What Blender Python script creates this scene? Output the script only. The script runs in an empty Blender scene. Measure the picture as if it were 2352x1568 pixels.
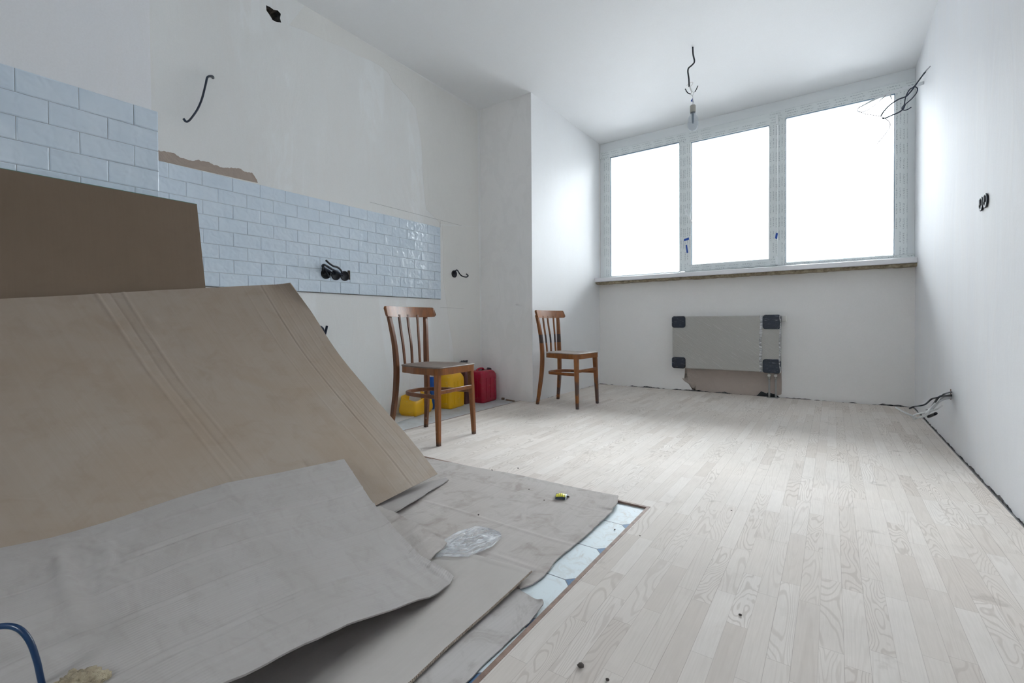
import bpy, bmesh, math, random
from mathutils import Vector, Matrix, noise
random.seed(7)
SC = bpy.context.scene
COL = SC.collection
PI = math.pi

# ------------------------------------------------------------------ camera, sky, exposure
W, H = 2352, 1568
CAMZ = 0.73
YAW, PITCH, ROLL, FPX, CYO = 0.6088, 0.0141, -0.0069, 1056.0, -27.7
fw = Vector((-math.sin(YAW)*math.cos(PITCH), math.cos(YAW)*math.cos(PITCH), -math.sin(PITCH)))
rt0 = Vector((math.cos(YAW), math.sin(YAW), 0)); up0 = rt0.cross(fw)
rt = rt0*math.cos(ROLL) + up0*math.sin(ROLL); up = -rt0*math.sin(ROLL) + up0*math.cos(ROLL)
cd = bpy.data.cameras.new('camera'); cam = bpy.data.objects.new('camera', cd); COL.objects.link(cam)
m = Matrix((rt, up, -fw)).transposed().to_4x4(); m.translation = Vector((0, 0, CAMZ)); cam.matrix_world = m
cd.sensor_width = 36; cd.lens = 36*FPX/W; cd.shift_y = CYO/W; cd.clip_start = 0.02
SC.camera = cam
SC.view_settings.view_transform = 'Standard'; SC.view_settings.look = 'None'
SC.view_settings.gamma = 1; SC.view_settings.use_curve_mapping = False
SC.view_settings.exposure = 0.25
world = bpy.data.worlds.new('overcast_sky'); SC.world = world; world.use_nodes = True
wb = world.node_tree.nodes['Background']; wb.inputs[0].default_value = (0.925, 0.955, 1.0, 1); wb.inputs[1].default_value = 1.0
_t = world.node_tree; _tc = _t.nodes.new('ShaderNodeTexCoord'); _sx = _t.nodes.new('ShaderNodeSeparateXYZ'); _mr = _t.nodes.new('ShaderNodeMapRange')
_t.links.new(_tc.outputs['Generated'], _sx.inputs[0]); _t.links.new(_sx.outputs[2], _mr.inputs[0])
# bright overcast sky over dimmer ground
_mr.inputs[1].default_value = .2; _mr.inputs[2].default_value = .8; _mr.inputs[3].default_value = 5.5; _mr.inputs[4].default_value = 38.0
_t.links.new(_mr.outputs[0], wb.inputs[1])
SC.cycles.max_bounces = 10; SC.cycles.diffuse_bounces = 7; SC.cycles.transparent_max_bounces = 12
SC.cycles.sample_clamp_indirect = 8
SC.cycles.use_denoising = True

def portal(loc, rot, sx, sy):
    l = bpy.data.lights.new('window_portal', 'AREA'); l.shape = 'RECTANGLE'; l.size = sx; l.size_y = sy
    l.cycles.is_portal = True
    o = bpy.data.objects.new('window_portal', l); COL.objects.link(o); o.location = loc; o.rotation_euler = rot
# room dimensions
CEIL = 2.833; XR = .5634; YW = 5.06; XC = -2.268; YC = 3.576; XL = -2.864; XB = -2.2136; YB = .70
XS = -2.398; X2 = -.587; Y2 = 1.791; YBK = -1.9; TZ = -.008
portal((-.85, YW+.16, 1.97), (PI/2, 0, 0), 2.8, 1.6)
portal((-.45, YBK-.1, 1.7), (-PI/2, 0, 0), .9, .9)  # portal of the added fill opening behind the camera

# ------------------------------------------------------------------ helpers
def at(u, v, ax, val):
    """point of the plane x, y or z = val where a measured direction meets it"""
    d = rt*((u-W/2)/FPX) + up*(-(v-H/2-CYO)/FPX) + fw
    i = 'xyz'.index(ax); C = Vector((0, 0, CAMZ)); t = (val-C[i])/d[i]
    return C + d*t

class Mat:
    def __init__(s, name, rough=.6, color=(.5, .5, .5), spec=.5, **kw):
        s.m = bpy.data.materials.new(name); s.m.use_nodes = True; s.t = s.m.node_tree
        s.b = s.t.nodes['Principled BSDF']
        s.b.inputs['Base Color'].default_value = (*color, 1); s.b.inputs['Roughness'].default_value = rough
        s.b.inputs['Specular IOR Level'].default_value = spec
        for k, v in kw.items(): s.b.inputs[k.replace('_', ' ')].default_value = v
    def n(s, typ, props=None, **ins):
        nd = s.t.nodes.new('ShaderNode'+typ)
        for k, v in (props or {}).items(): setattr(nd, k, v)
        for k, v in ins.items():
            key = int(k[1:]) if k[0] == '_' else k.replace('_', ' ')
            s.put(nd.inputs[key], v)
        return nd
    def put(s, sock, v):
        if isinstance(v, bpy.types.NodeSocket): s.t.links.new(v, sock)
        elif isinstance(v, bpy.types.Node): s.t.links.new(v.outputs[0], sock)
        elif isinstance(v, tuple) and len(v) == 3 and sock.type == 'RGBA': sock.default_value = (*v, 1)
        else: sock.default_value = v
    def math(s, op, a, b=0.0, c=None):
        nd = s.n('Math', {'operation': op}, _0=a, _1=b)
        if c is not None: s.put(nd.inputs[2], c)
        return nd.outputs[0]
    def obj(s): return s.n('TexCoord').outputs['Object']
    def uv(s): return s.n('TexCoord').outputs['UV']
    def mapping(s, vec, scale=(1, 1, 1), rot=(0, 0, 0), loc=(0, 0, 0)):
        return s.n('Mapping', None, Vector=vec, Scale=scale, Rotation=rot, Location=loc).outputs[0]
    def noise(s, vec, scale, detail=4, rough=.5, dist=0.0):
        return s.n('TexNoise', None, Vector=vec, Scale=scale, Detail=detail, Roughness=rough, Distortion=dist).outputs[0]
    def ramp(s, fac, stops):
        nd = s.n('ValToRGB', None, Fac=fac); e = nd.color_ramp.elements
        while len(e) < len(stops): e.new(.5)
        for x, (p, c) in zip(e, stops):
            x.position = p; x.color = (*c, 1) if isinstance(c, tuple) else (c, c, c, 1)
        return nd.outputs[0]
    def mix(s, fac, a, b, mode='MIX'):
        nd = s.n('Mix', {'data_type': 'RGBA', 'blend_type': mode})
        s.put(nd.inputs[0], fac); s.put(nd.inputs[6], a); s.put(nd.inputs[7], b)
        return nd.outputs[2]
    def sep(s, vec):
        nd = s.n('SeparateXYZ', None, Vector=vec); return nd.outputs
    def comb(s, x=0.0, y=0.0, z=0.0): return s.n('CombineXYZ', None, X=x, Y=y, Z=z).outputs[0]
    def color(s, c): s.put(s.b.inputs['Base Color'], c)
    def bump(s, h, strength=.3, dist=.01):
        s.put(s.b.inputs['Normal'], s.n('Bump', None, Strength=strength, Distance=dist, Height=h))

def plain(name, color, rough=.6, **kw): return Mat(name, rough, color, **kw).m

def link(name, me, mat=None, parent=None, smooth=False):
    o = bpy.data.objects.new(name, me); COL.objects.link(o)
    if mat: me.materials.append(mat)
    if parent is not None: o.parent = parent
    if smooth:
        for p in me.polygons: p.use_smooth = True
    return o
def from_bm(name, bm, mat=None, parent=None, smooth=False):
    bmesh.ops.recalc_face_normals(bm, faces=bm.faces)
    me = bpy.data.meshes.new(name); bm.to_mesh(me); bm.free()
    return link(name, me, mat, parent, smooth)
def tag(o, label, cat, group=None):
    o['label'] = label; o['category'] = cat
    if group: o['group'] = group
    return o
def struct(o): o['kind'] = 'structure'; return o
def empty(name, loc=(0, 0, 0), rz=0):
    o = bpy.data.objects.new(name, None); COL.objects.link(o); o.location = loc; o.rotation_euler = (0, 0, rz)
    o.empty_display_size = .05
    return o

def box(bm, x0, x1, y0, y1, z0, z1, bev=0, M=None):
    r = bmesh.ops.create_cube(bm, size=1)
    vs = r['verts']
    for v in vs: v.co = Vector(((x0+x1)/2+v.co.x*(x1-x0), (y0+y1)/2+v.co.y*(y1-y0), (z0+z1)/2+v.co.z*(z1-z0)))
    if bev:
        es = list({e for v in vs for e in v.link_edges})
        r = bmesh.ops.bevel(bm, geom=es, offset=bev, segments=2, affect='EDGES', profile=.6)
        vs = list({v for f in r['faces'] for v in f.verts} | {v for v in vs if v.is_valid})
    if M is not None:
        for v in vs: v.co = M @ v.co
    return vs
def boxes(name, lst, mat, parent=None, bev=0):
    bm = bmesh.new()
    for b in lst: box(bm, *b, bev=bev)
    return from_bm(name, bm, mat, parent)

def catmull(pts, n=8):
    P = [Vector(p) for p in pts]
    if len(P) < 3: return P
    out = []
    for i in range(len(P)-1):
        a = P[i-1] if i else P[0]*2-P[1]; b = P[i]; c = P[i+1]; d = P[i+2] if i+2 < len(P) else P[-1]*2-P[-2]
        for k in range(n):
            t = k/n
            out.append(.5*((2*b)+(c-a)*t+(2*a-5*b+4*c-d)*t*t+(3*b-a-3*c+d)*t**3))
    out.append(P[-1]); return out
def tube(bm, pts, r, seg=10, n=8, flat=1.0, r2=None):
    P = catmull(pts, n); rings = []; N = len(P)
    nrm = None
    for i, p in enumerate(P):
        t = (P[min(i+1, N-1)]-P[max(i-1, 0)]).normalized()
        if nrm is None:
            nrm = t.orthogonal().normalized()
        nrm = (nrm - t*nrm.dot(t)).normalized(); bn = t.cross(nrm)
        rr = r if r2 is None else r+(r2-r)*i/(N-1)
        rings.append([bm.verts.new(p+nrm*math.cos(2*PI*k/seg)*rr+bn*math.sin(2*PI*k/seg)*rr*flat) for k in range(seg)])
    for a, b in zip(rings, rings[1:]):
        for k in range(seg): bm.faces.new((a[k], a[(k+1) % seg], b[(k+1) % seg], b[k]))
    bm.faces.new(rings[0][::-1]); bm.faces.new(rings[-1])
def tube_obj(name, pts, r, mat, parent=None, **kw):
    bm = bmesh.new(); tube(bm, pts, r, **kw); return from_bm(name, bm, mat, parent, True)
def lathe(bm, prof, seg=24, M=None):
    rings = []
    for r, z in prof:
        rings.append([bm.verts.new(Vector((r*math.cos(2*PI*k/seg), r*math.sin(2*PI*k/seg), z))) for k in range(seg)])
    for a, b in zip(rings, rings[1:]):
        for k in range(seg): bm.faces.new((a[k], a[(k+1) % seg], b[(k+1) % seg], b[k]))
    bm.faces.new(rings[0][::-1]); bm.faces.new(rings[-1])
    if M is not None:
        for ring in rings:
            for v in ring: v.co = M @ v.co
def sweep(bm, pts, ws, ds, side, n=6, bev=.15):
    """rounded rectangular section swept along pts; side = direction of width"""
    P = catmull(pts, n); N = len(P); rings = []
    side = Vector(side)
    for i, p in enumerate(P):
        t = (P[min(i+1, N-1)]-P[max(i-1, 0)]).normalized()
        s = (side-t*side.dot(t)).normalized(); o = t.cross(s)
        f = i/(N-1)*(len(ws)-1); j = min(int(f), len(ws)-2) if len(ws) > 1 else 0; q = f-j
        w = ws[0] if len(ws) == 1 else ws[j]*(1-q)+ws[j+1]*q
        d = ds[0] if len(ds) == 1 else ds[j]*(1-q)+ds[j+1]*q
        c = min(w, d)*bev
        ring = []
        for a, b in ((w/2, d/2-c), (w/2-c, d/2), (-w/2+c, d/2), (-w/2, d/2-c), (-w/2, -d/2+c), (-w/2+c, -d/2), (w/2-c, -d/2), (w/2, -d/2+c)):
            ring.append(bm.verts.new(p+s*a+o*b))
        rings.append(ring)
    for a, b in zip(rings, rings[1:]):
        for k in range(8): bm.faces.new((a[k], a[(k+1) % 8], b[(k+1) % 8], b[k]))
    bm.faces.new(rings[0][::-1]); bm.faces.new(rings[-1])
def sweep_loop(bm, P, w, h):
    """closed ring with a w (in plan) by h (vertical) section along closed polyline P"""
    N = len(P); rings = []
    for i, p in enumerate(P):
        t = (P[(i+1) % N]-P[i-1]).normalized(); s = Vector((t.y, -t.x, 0)).normalized()
        rings.append([bm.verts.new(p+s*a+Vector((0, 0, b))) for a, b in ((w/2, h/2), (-w/2, h/2), (-w/2, -h/2), (w/2, -h/2))])
    for i in range(N):
        a, b = rings[i], rings[(i+1) % N]
        for k in range(4): bm.faces.new((a[k], a[(k+1) % 4], b[(k+1) % 4], b[k]))
def prism(bm, poly, h, M=None, holes=None):
    """poly: list of 3D points (planar), extruded by vector h"""
    a = [bm.verts.new(Vector(p)) for p in poly]; b = [bm.verts.new(Vector(p)+Vector(h)) for p in poly]
    bm.faces.new(a); bm.faces.new(b[::-1]); n = len(poly)
    for i in range(n): bm.faces.new((a[i], b[i], b[(i+1) % n], a[(i+1) % n]))

def grid_sheet(name, P, nu, nv, thick, mat, parent=None, usc=1, vsc=1):
    """P(a, b) with a, b in 0..1 -> Vector; double-sided sheet of the given thickness, uv in metres"""
    pts = [[P(i/nu, j/nv) for j in range(nv+1)] for i in range(nu+1)]
    nr = [[None]*(nv+1) for _ in range(nu+1)]
    for i in range(nu+1):
        for j in range(nv+1):
            du = pts[min(i+1, nu)][j]-pts[max(i-1, 0)][j]; dv = pts[i][min(j+1, nv)]-pts[i][max(j-1, 0)]
            nn = du.cross(dv); nr[i][j] = nn.normalized() if nn.length > 1e-12 else Vector((0, 0, 1))
    verts = [pts[i][j]+nr[i][j]*thick/2 for i in range(nu+1) for j in range(nv+1)]
    verts += [pts[i][j]-nr[i][j]*thick/2 for i in range(nu+1) for j in range(nv+1)]
    K = (nu+1)*(nv+1); f = []; idx = lambda i, j: i*(nv+1)+j
    for i in range(nu):
        for j in range(nv):
            f.append((idx(i, j), idx(i+1, j), idx(i+1, j+1), idx(i, j+1)))
            f.append(tuple(K+q for q in (idx(i, j), idx(i, j+1), idx(i+1, j+1), idx(i+1, j))))
    nmain = len(f)
    edge = [(i, 0) for i in range(nu)]+[(nu, j) for j in range(nv)]+[(i, nv) for i in range(nu, 0, -1)]+[(0, j) for j in range(nv, 0, -1)]
    for k, (i, j) in enumerate(edge):
        a = idx(i, j); i2, j2 = edge[(k+1) % len(edge)]; b = idx(i2, j2)
        f.append((a, K+a, K+b, b))
    me = bpy.data.meshes.new(name); me.from_pydata([tuple(v) for v in verts], [], f)
    uvl = me.uv_layers.new(name='UVMap')
    for k, p in enumerate(me.polygons):
        for li in p.loop_indices:
            vi = me.loops[li].vertex_index % K; i, j = divmod(vi, nv+1)
            uvl.data[li].uv = (i/nu*usc, j/nv*vsc)
        p.use_smooth = k < nmain
    sh = me.attributes.new('sharp_edge', 'BOOLEAN', 'EDGE')
    rim = set()
    for k, (i, j) in enumerate(edge):
        a = idx(i, j); b = idx(*edge[(k+1) % len(edge)]); rim.add((min(a, b), max(a, b))); rim.add((K+min(a, b), K+max(a, b)))
    for e in me.edges:
        a, b = e.vertices
        if (min(a, b), max(a, b)) in rim: sh.data[e.index].value = True
    o = link(name, me, mat, parent)
    return o
def poly_at(L, t):
    """point at arclength fraction t of polyline L"""
    ls = [(L[i+1]-L[i]).length for i in range(len(L)-1)]; s = sum(ls)*t
    for i, l in enumerate(ls):
        if s <= l or i == len(ls)-1: return L[i].lerp(L[i+1], min(1, s/l if l else 0))
        s -= l
def coons(c0, c1, d0, d1):
    """c0: v=0 edge along u, c1: v=1 edge along u, d0: u=0 edge along v, d1: u=1 edge"""
    def P(u, v):
        a = poly_at(c0, u)*(1-v)+poly_at(c1, u)*v; b = poly_at(d0, v)*(1-u)+poly_at(d1, v)*u
        c = c0[0]*(1-u)*(1-v)+c0[-1]*u*(1-v)+c1[0]*(1-u)*v+c1[-1]*u*v
        return a+b-c
    return P
def jag(L, amp, step=.03, seed=0, plane='xy'):
    """roughen a polyline the way torn or cut board edges wander"""
    out = [L[0].copy()]
    for a, b in zip(L, L[1:]):
        n = max(1, int((b-a).length/step))
        for k in range(1, n+1):
            p = a.lerp(b, k/n)
            if k < n:
                q = (b-a).normalized().cross(Vector((0, 0, 1)))
                p += q*amp*noise.noise(p*30+Vector((seed, 0, 0)))*1.6
            out.append(p)
    return out
nz = lambda p, s, o=0: noise.noise(Vector(p)*s+Vector((o, o*1.7, o*.3)))
def fbm(p, s, o=0): return nz(p, s, o)+.5*nz(p, s*2.1, o+3)+.25*nz(p, s*4.3, o+9)

# ------------------------------------------------------------------ materials
def plaster(name, base, alt, warm, zs=.35, amount=.5, rough=.75, bs=.12):
    M = Mat(name, rough); o = M.obj()
    v = M.mapping(o, (1, 1, zs))
    n1 = M.noise(v, 2.2, 5, .55, .8); n2 = M.noise(v, 6, 4, .6, 1.5)
    p1 = M.ramp(n1, [(.42, 0.0), (.47, .7), (.60, 1.0)])
    p2 = M.ramp(n2, [(.48, 0.0), (.56, 1.0)])
    c = M.mix(M.math('MULTIPLY', p1, amount), base, alt)
    c = M.mix(M.math('MULTIPLY', p2, amount*.45), c, warm)
    f = M.noise(o, 160, 3, .7)
    c = M.mix(M.math('MULTIPLY', M.ramp(f, [(.35, 0.0), (.75, 1.0)]), .05), c, (.25, .23, .2))
    M.color(c)
    M.bump(M.math('ADD', M.math('MULTIPLY', n2, 1.0), M.math('MULTIPLY', M.noise(v, 40, 5, .6), .15)), bs, .02)
    return M
m_wall_l = plaster('skim_plaster_left', (.86, .875, .875), (.82, .825, .815), (.82, .815, .80), .35, 1.0, bs=.10).m
m_wall_c = plaster('skim_plaster_column', (.88, .87, .86), (.90, .885, .875), (.80, .79, .78), .5, .6, bs=.10).m
m_wall_f = plaster('skim_plaster_window_wall', (.89, .875, .86), (.87, .86, .84), (.86, .845, .83), .8, .4, bs=.04).m
m_ceil = plaster('ceiling_paint', (.85, .86, .87), (.83, .84, .85), (.84, .84, .83), 1, .3, .7, .03).m
def right_wall():
    M = plaster('putty_right_wall', (.83, .84, .86), (.79, .80, .83), (.83, .815, .81), .25, .5, .72, .10)
    return M.m
m_wall_r = right_wall()
m_bare = plaster('bare_render', (.40, .32, .27), (.43, .36, .31), (.36, .30, .26), 1, .8, .9, .6).m

def tiles_mat():
    M = Mat('pale_blue_glaze', .07, (.5, .58, .64)); o = M.obj()
    n = M.noise(o, 9, 3, .5, .4)
    M.color(M.mix(M.ramp(n, [(.3, 0.0), (.7, 1.0)]), (.66, .76, .86), (.72, .81, .90)))
    h = M.noise(o, 24, 1.2, .45, .5)
    M.bump(h, .20, .03)
    return M.m
m_tile = tiles_mat()
m_grout = plain('tile_grout', (.44, .47, .50), .9)

def parquet():
    M = Mat('oak_block_parquet', .8, spec=.2); o = M.obj()
    X, Y, Z = M.sep(o)
    wd = .0465
    cx = M.math('DIVIDE', M.math('ADD', X, 3.0), wd); col = M.math('FLOOR', cx)
    wn = M.n('TexWhiteNoise', {'noise_dimensions': '1D'}, W=col).outputs[0]
    cy = M.math('ADD', M.math('DIVIDE', Y, M.math('ADD', .25, M.math('MULTIPLY', M.math('FRACT', M.math('MULTIPLY', wn, 17.0)), .11))), M.math('MULTIPLY', wn, 7.3)); row = M.math('FLOOR', cy)
    rnd = M.n('TexWhiteNoise', {'noise_dimensions': '3D'}, Vector=M.comb(col, row, 0.0))
    r1 = rnd.outputs[0]; rc = M.sep(rnd.outputs[1])
    base = M.ramp(r1, [(0.0, (.67, .60, .54)), (.15, (.74, .675, .615)), (.8, (.79, .73, .675)), (1.0, (.82, .765, .715))])
    # growth rings: distorted bands, different per block
    sh = M.comb(M.math('ADD', M.math('MULTIPLY', X, 1.0), M.math('MULTIPLY', rc[0], 13.0)),
                M.math('ADD', M.math('MULTIPLY', Y, M.math('ADD', .03, M.math('MULTIPLY', M.math('MULTIPLY', rc[1], rc[1]), .20))), M.math('MULTIPLY', rc[2], 17.0)), M.math('MULTIPLY', r1, 9.0))
    g = M.noise(sh, 8.5, 2.5, .5, .35)
    rings = M.math('SINE', M.math('MULTIPLY', g, 230.0))
    rings = M.ramp(rings, [(.30, 0.0), (.9, 1.0)])
    streak = M.noise(M.mapping(o, (260, 12, 1)), 1, 3, .6)
    big = M.noise(M.mapping(o, (1, .8, 1)), 2.3, 4, .55)
    amt = M.math('MULTIPLY', rings, M.math('MULTIPLY', M.ramp(rc[1], [(.25, .12), (.9, 1.0)]), .46))
    c = M.mix(amt, base, (.37, .30, .25))
    c = M.mix(M.math('MULTIPLY', M.ramp(streak, [(.3, 0.0), (.8, 1.0)]), .22), c, (.36, .30, .26))
    c = M.mix(M.math('MULTIPLY', M.ramp(big, [(.35, 0.0), (.7, 1.0)]), .32), c, (.70, .67, .64))
    dust = M.noise(o, 7.0, 6, .7)
    c = M.mix(M.math('MULTIPLY', M.ramp(dust, [(.58, 0.0), (.72, 1.0)]), .18), c, (.33, .29, .25))
    wear_shade = M.math('ADD', Y, M.math('MULTIPLY', M.math('SUBTRACT', M.noise(o, 1.6, 5, .65), .5), 2.6))
    c = M.mix(M.ramp(M.math('MULTIPLY', wear_shade, .25), [(.22, .42), (.66, 0.0)]), c, (.36, .33, .31))  # greyer towards the camera: worn wood, plus shading put into the colour
    spot = M.noise(M.mapping(o, (1, 1, 1), (0, 0, 0), (3.1, 1.7, 0)), 4.5, 5, .6)
    c = M.mix(M.math('MULTIPLY', M.ramp(spot, [(.66, 0.0), (.71, 1.0)]), .3), c, (.24, .20, .17))
    # seams
    fx = M.math('FRACT', cx); fy = M.math('FRACT', cy)
    ex = M.math('MINIMUM', fx, M.math('SUBTRACT', 1.0, fx)); ey = M.math('MINIMUM', fy, M.math('SUBTRACT', 1.0, fy))
    sx = M.math('LESS_THAN', ex, .014); sy = M.math('LESS_THAN', ey, .0022)
    seam = M.math('MAXIMUM', M.math('MULTIPLY', sx, M.math('ADD', .25, M.math('MULTIPLY', wn, .6))), M.math('MULTIPLY', sy, .5))
    c = M.mix(M.math('MULTIPLY', seam, .55), c, (.16, .12, .10))
    M.color(c)
    M.bump(M.math('SUBTRACT', M.math('MULTIPLY', streak, .3), seam), .12, .003)
    M.put(M.b.inputs['Roughness'], M.ramp(big, [(.2, .7), (.8, .85)]))
    return M.m
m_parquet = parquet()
def octa():
    M = Mat('octagon_floor_tiles', .5, spec=.3); o = M.obj(); X, Y, Z = M.sep(o)
    P = .2165; x0, y0 = -.600, 1.376
    a = M.math('DIVIDE', M.math('SUBTRACT', X, x0), P); b = M.math('DIVIDE', M.math('SUBTRACT', Y, y0), P)
    def edge(q):
        f = M.math('FRACT', M.math('ADD', q, 100.0)); return M.math('MINIMUM', f, M.math('SUBTRACT', 1.0, f))
    ea, eb = edge(a), edge(b); s = M.math('ADD', ea, eb)
    d = .132
    ins = M.math('LESS_THAN', s, d-.009)
    ring = M.math('LESS_THAN', M.math('ABSOLUTE', M.math('SUBTRACT', s, d)), .009)
    gr = M.math('MULTIPLY', M.math('LESS_THAN', M.math('MINIMUM', ea, eb), .008), M.math('GREATER_THAN', s, d))
    dirt = M.noise(M.mapping(o, (1, 1, 1), (0, 0, .6)), 16, 8, .78, 1.6)
    dm = M.ramp(dirt, [(.50, 0.0), (.60, .7), (.75, 1.0)])
    big = M.ramp(M.noise(o, 4, 3), [(.38, .15), (.62, 1.0)])
    c = M.mix(M.math('MULTIPLY', dm, M.math('MULTIPLY', big, .6)), (.62, .69, .72), (.36, .30, .25))
    ci = M.mix(M.math('MULTIPLY', dm, .35), (.085, .17, .30), (.35, .36, .38))
    c = M.mix(ins, c, ci)
    c = M.mix(M.math('MAXIMUM', ring, gr), c, (.13, .15, .18))
    M.color(c); M.bump(M.math('SUBTRACT', 1.0, M.math('MAXIMUM', ring, gr)), .3, .002)
    return M.m
m_octa = octa()
m_strip = Mat('brown_border_strip', .6); _o = m_strip.obj()
m_strip.color(m_strip.ramp(m_strip.noise(m_strip.mapping(_o, (40, 40, 40)), 1, 4), [(.3, (.16, .10, .075)), (.7, (.27, .18, .14))])); m_strip = m_strip.m
m_dark = plain('dark_gap_filler', (.045, .05, .055), .9)

def cardboard(name, base, dark, light, flute=.25, dirt=.25, rough=.85, along='u', pitch=.0075, blotch=.5):
    M = Mat(name, rough, spec=.25); uv = M.uv(); o = M.obj()
    n = M.noise(uv, 2.6, 4, .6, .6); n2 = M.noise(uv, 11, 6, .65, .8)
    c = M.mix(M.math('MULTIPLY', M.ramp(n, [(.35, 0.0), (.7, 1.0)]), blotch), base, light)
    c = M.mix(M.math('MULTIPLY', M.ramp(n2, [(.5, 0.0), (.68, 1.0)]), dirt), c, dark)
    U, V, _ = M.sep(uv); q = U if along == 'u' else V
    w = M.math('SINE', M.math('MULTIPLY', q, 2*PI/pitch))
    mod = M.ramp(M.noise(uv, 3.5, 3), [(.4, .2), (.65, 1.0)])
    st = M.noise(M.mapping(uv, (90, 1.5, 1) if along == 'u' else (1.5, 90, 1)), 1, 3, .6)
    c = M.mix(M.math('MULTIPLY', M.ramp(st, [(.35, 0.0), (.75, 1.0)]), .16), c, dark)
    sp = M.noise(uv, 260, 3, .7)
    c = M.mix(M.math('MULTIPLY', M.ramp(sp, [(.66, 0.0), (.72, 1.0)]), .25), c, dark)
    M.color(c)
    M.bump(M.math('ADD', M.math('MULTIPLY', M.math('MULTIPLY', w, mod), flute), M.math('MULTIPLY', st, .6)), .22, .0025)
    return M.m
m_cb_smooth = cardboard('brown_smooth_board', (.185, .135, .095), (.15, .108, .075), (.205, .15, .108), .0, .15, .6, blotch=.5)
m_cb_big = cardboard('tan_corrugated_board', (.315, .25, .195), (.25, .185, .135), (.36, .325, .295), .04, .3, .7)
m_cb_light = cardboard('pale_grey_brown_board', (.36, .335, .32), (.27, .245, .23), (.41, .39, .38), .5, .3, .8, along='v')
m_cb_floor = cardboard('trodden_board', (.44, .405, .38), (.25, .205, .175), (.50, .475, .46), .1, .45, .85)
m_cb_dirty = cardboard('dusty_board', (.44, .415, .40), (.27, .235, .21), (.56, .54, .53), .1, .6, .85)
m_cb_fresh = cardboard('plain_brown_board', (.44, .41, .385), (.35, .31, .285), (.48, .455, .435), .05, .15, .8)
m_flute = plain('torn_corrugation', (.20, .155, .115), .9)
m_flute_l = plain('corrugation_liner', (.42, .36, .30), .9)

def wood(name, a, b, stain=0.0, rough=.32, wear_shade=.25):
    M = Mat(name, rough); o = M.obj()
    n = M.noise(M.mapping(o, (14, 14, 2.2)), 2, 5, .6, .8); f = M.noise(M.mapping(o, (90, 90, 7)), 1, 3, .6)
    c = M.mix(M.ramp(n, [(.3, 0.0), (.7, 1.0)]), a, b)
    c = M.mix(M.math('MULTIPLY', M.ramp(f, [(.4, 0.0), (.7, 1.0)]), .35), c, (.07, .028, .01))
    X, Y, Z = M.sep(o)
    w = M.noise(o, 38, 5, .7)
    low = M.ramp(Z, [(.02, 1.0), (.18, .25), (.5, .1)])
    c = M.mix(M.math('MULTIPLY', M.math('MULTIPLY', M.ramp(w, [(.60, 0.0), (.66, 1.0)]), low), wear_shade*2), c, (.42, .36, .32))
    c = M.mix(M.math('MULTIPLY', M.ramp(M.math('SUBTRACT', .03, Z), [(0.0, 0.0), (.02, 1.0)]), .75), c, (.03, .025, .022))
    if stain:
        z2 = M.math('ABSOLUTE', M.math('SUBTRACT', Z, .585)); k = M.math('LESS_THAN', z2, .038)
        back = M.math('LESS_THAN', X, -.3)
        c = M.mix(M.math('MULTIPLY', M.math('MULTIPLY', k, back), .85), c, (.02, .02, .022))
        s3 = M.math('MULTIPLY', M.ramp(M.noise(o, 9, 3), [(.5, 0.0), (.56, 1.0)]), M.math('LESS_THAN', Z, .28))
        c = M.mix(M.math('MULTIPLY', s3, .7), c, (.035, .035, .04))
    M.color(c); M.bump(f, .05, .002)
    return M.m
m_wood1 = wood('honey_varnished_beech', (.27, .092, .02), (.155, .048, .011))
m_wood1d = wood('dark_varnished_beech', (.18, .056, .013), (.10, .030, .007))
m_wood2 = wood('stained_varnished_beech', (.30, .105, .022), (.17, .054, .012), stain=1, rough=.4)
def seat_mat(name, a, b):
    M = Mat(name, .4); o = M.obj(); n = M.noise(o, 9, 5, .65, .7)
    M.color(M.mix(M.ramp(n, [(.35, 0.0), (.65, 1.0)]), a, b)); M.bump(n, .05, .003); return M.m
m_seat1 = seat_mat('worn_seat_ply', (.10, .068, .052), (.20, .155, .13))
m_seat2 = seat_mat('worn_spotted_seat_ply', (.15, .11, .09), (.36, .32, .30))

def plastic(name, a, b, rough=.35, scuff=.3, sc=(.8, .8, .75), sub=0):
    M = Mat(name, rough); o = M.obj()
    n = M.noise(M.mapping(o, (1, 1, 2.5)), 14, 5, .7, .5)
    c = M.mix(M.noise(o, 5, 2), a, b)
    c = M.mix(M.math('MULTIPLY', M.ramp(n, [(.60, 0.0), (.66, 1.0)]), scuff), c, sc); M.color(c); return M.m
m_yellow = plastic('yellow_hdpe', (.78, .42, .008), (.86, .50, .012), .35, .35, (.75, .66, .42))
m_yellow_in = plastic('stained_yellow_hdpe', (.45, .22, .02), (.60, .34, .02), .5, .3, (.3, .12, .03))
m_red = plastic('crimson_hdpe', (.40, .004, .035), (.30, .003, .025), .25, .35, (.45, .12, .10))
m_black = plain('black_plastic', (.008, .011, .018), .5)
m_cable = plain('black_cable_sheath', (.010, .014, .022), .35)
m_cable_b = plain('blue_black_cable_sheath', (.012, .022, .045), .3)
m_cable_w = plain('white_cable_sheath', (.62, .63, .63), .4)
m_cable_g = plain('grey_cable_sheath', (.33, .33, .34), .4)
m_cable_p = plain('pale_flat_sheath', (.72, .74, .76), .4)
m_copper = plain('bare_wire', (.5, .45, .4), .35, Metallic=.8)
m_pvc = plain('white_window_pvc', (.80, .83, .84), .28)
m_gasket_shade = plain('gasket_recess_shade', (.12, .22, .33), .5)  # gasket colour carries the bluish shadow line of the pane recess
m_tape = plain('blue_tape_scrap', (.01, .07, .38), .5)
m_steel = plain('dull_pipe_steel', (.42, .43, .42), .38, Metallic=.75)
m_valve = plain('nickel_valve', (.40, .38, .34), .3, Metallic=.8)
m_cap = plain('white_valve_cap', (.75, .74, .70), .5)
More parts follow.
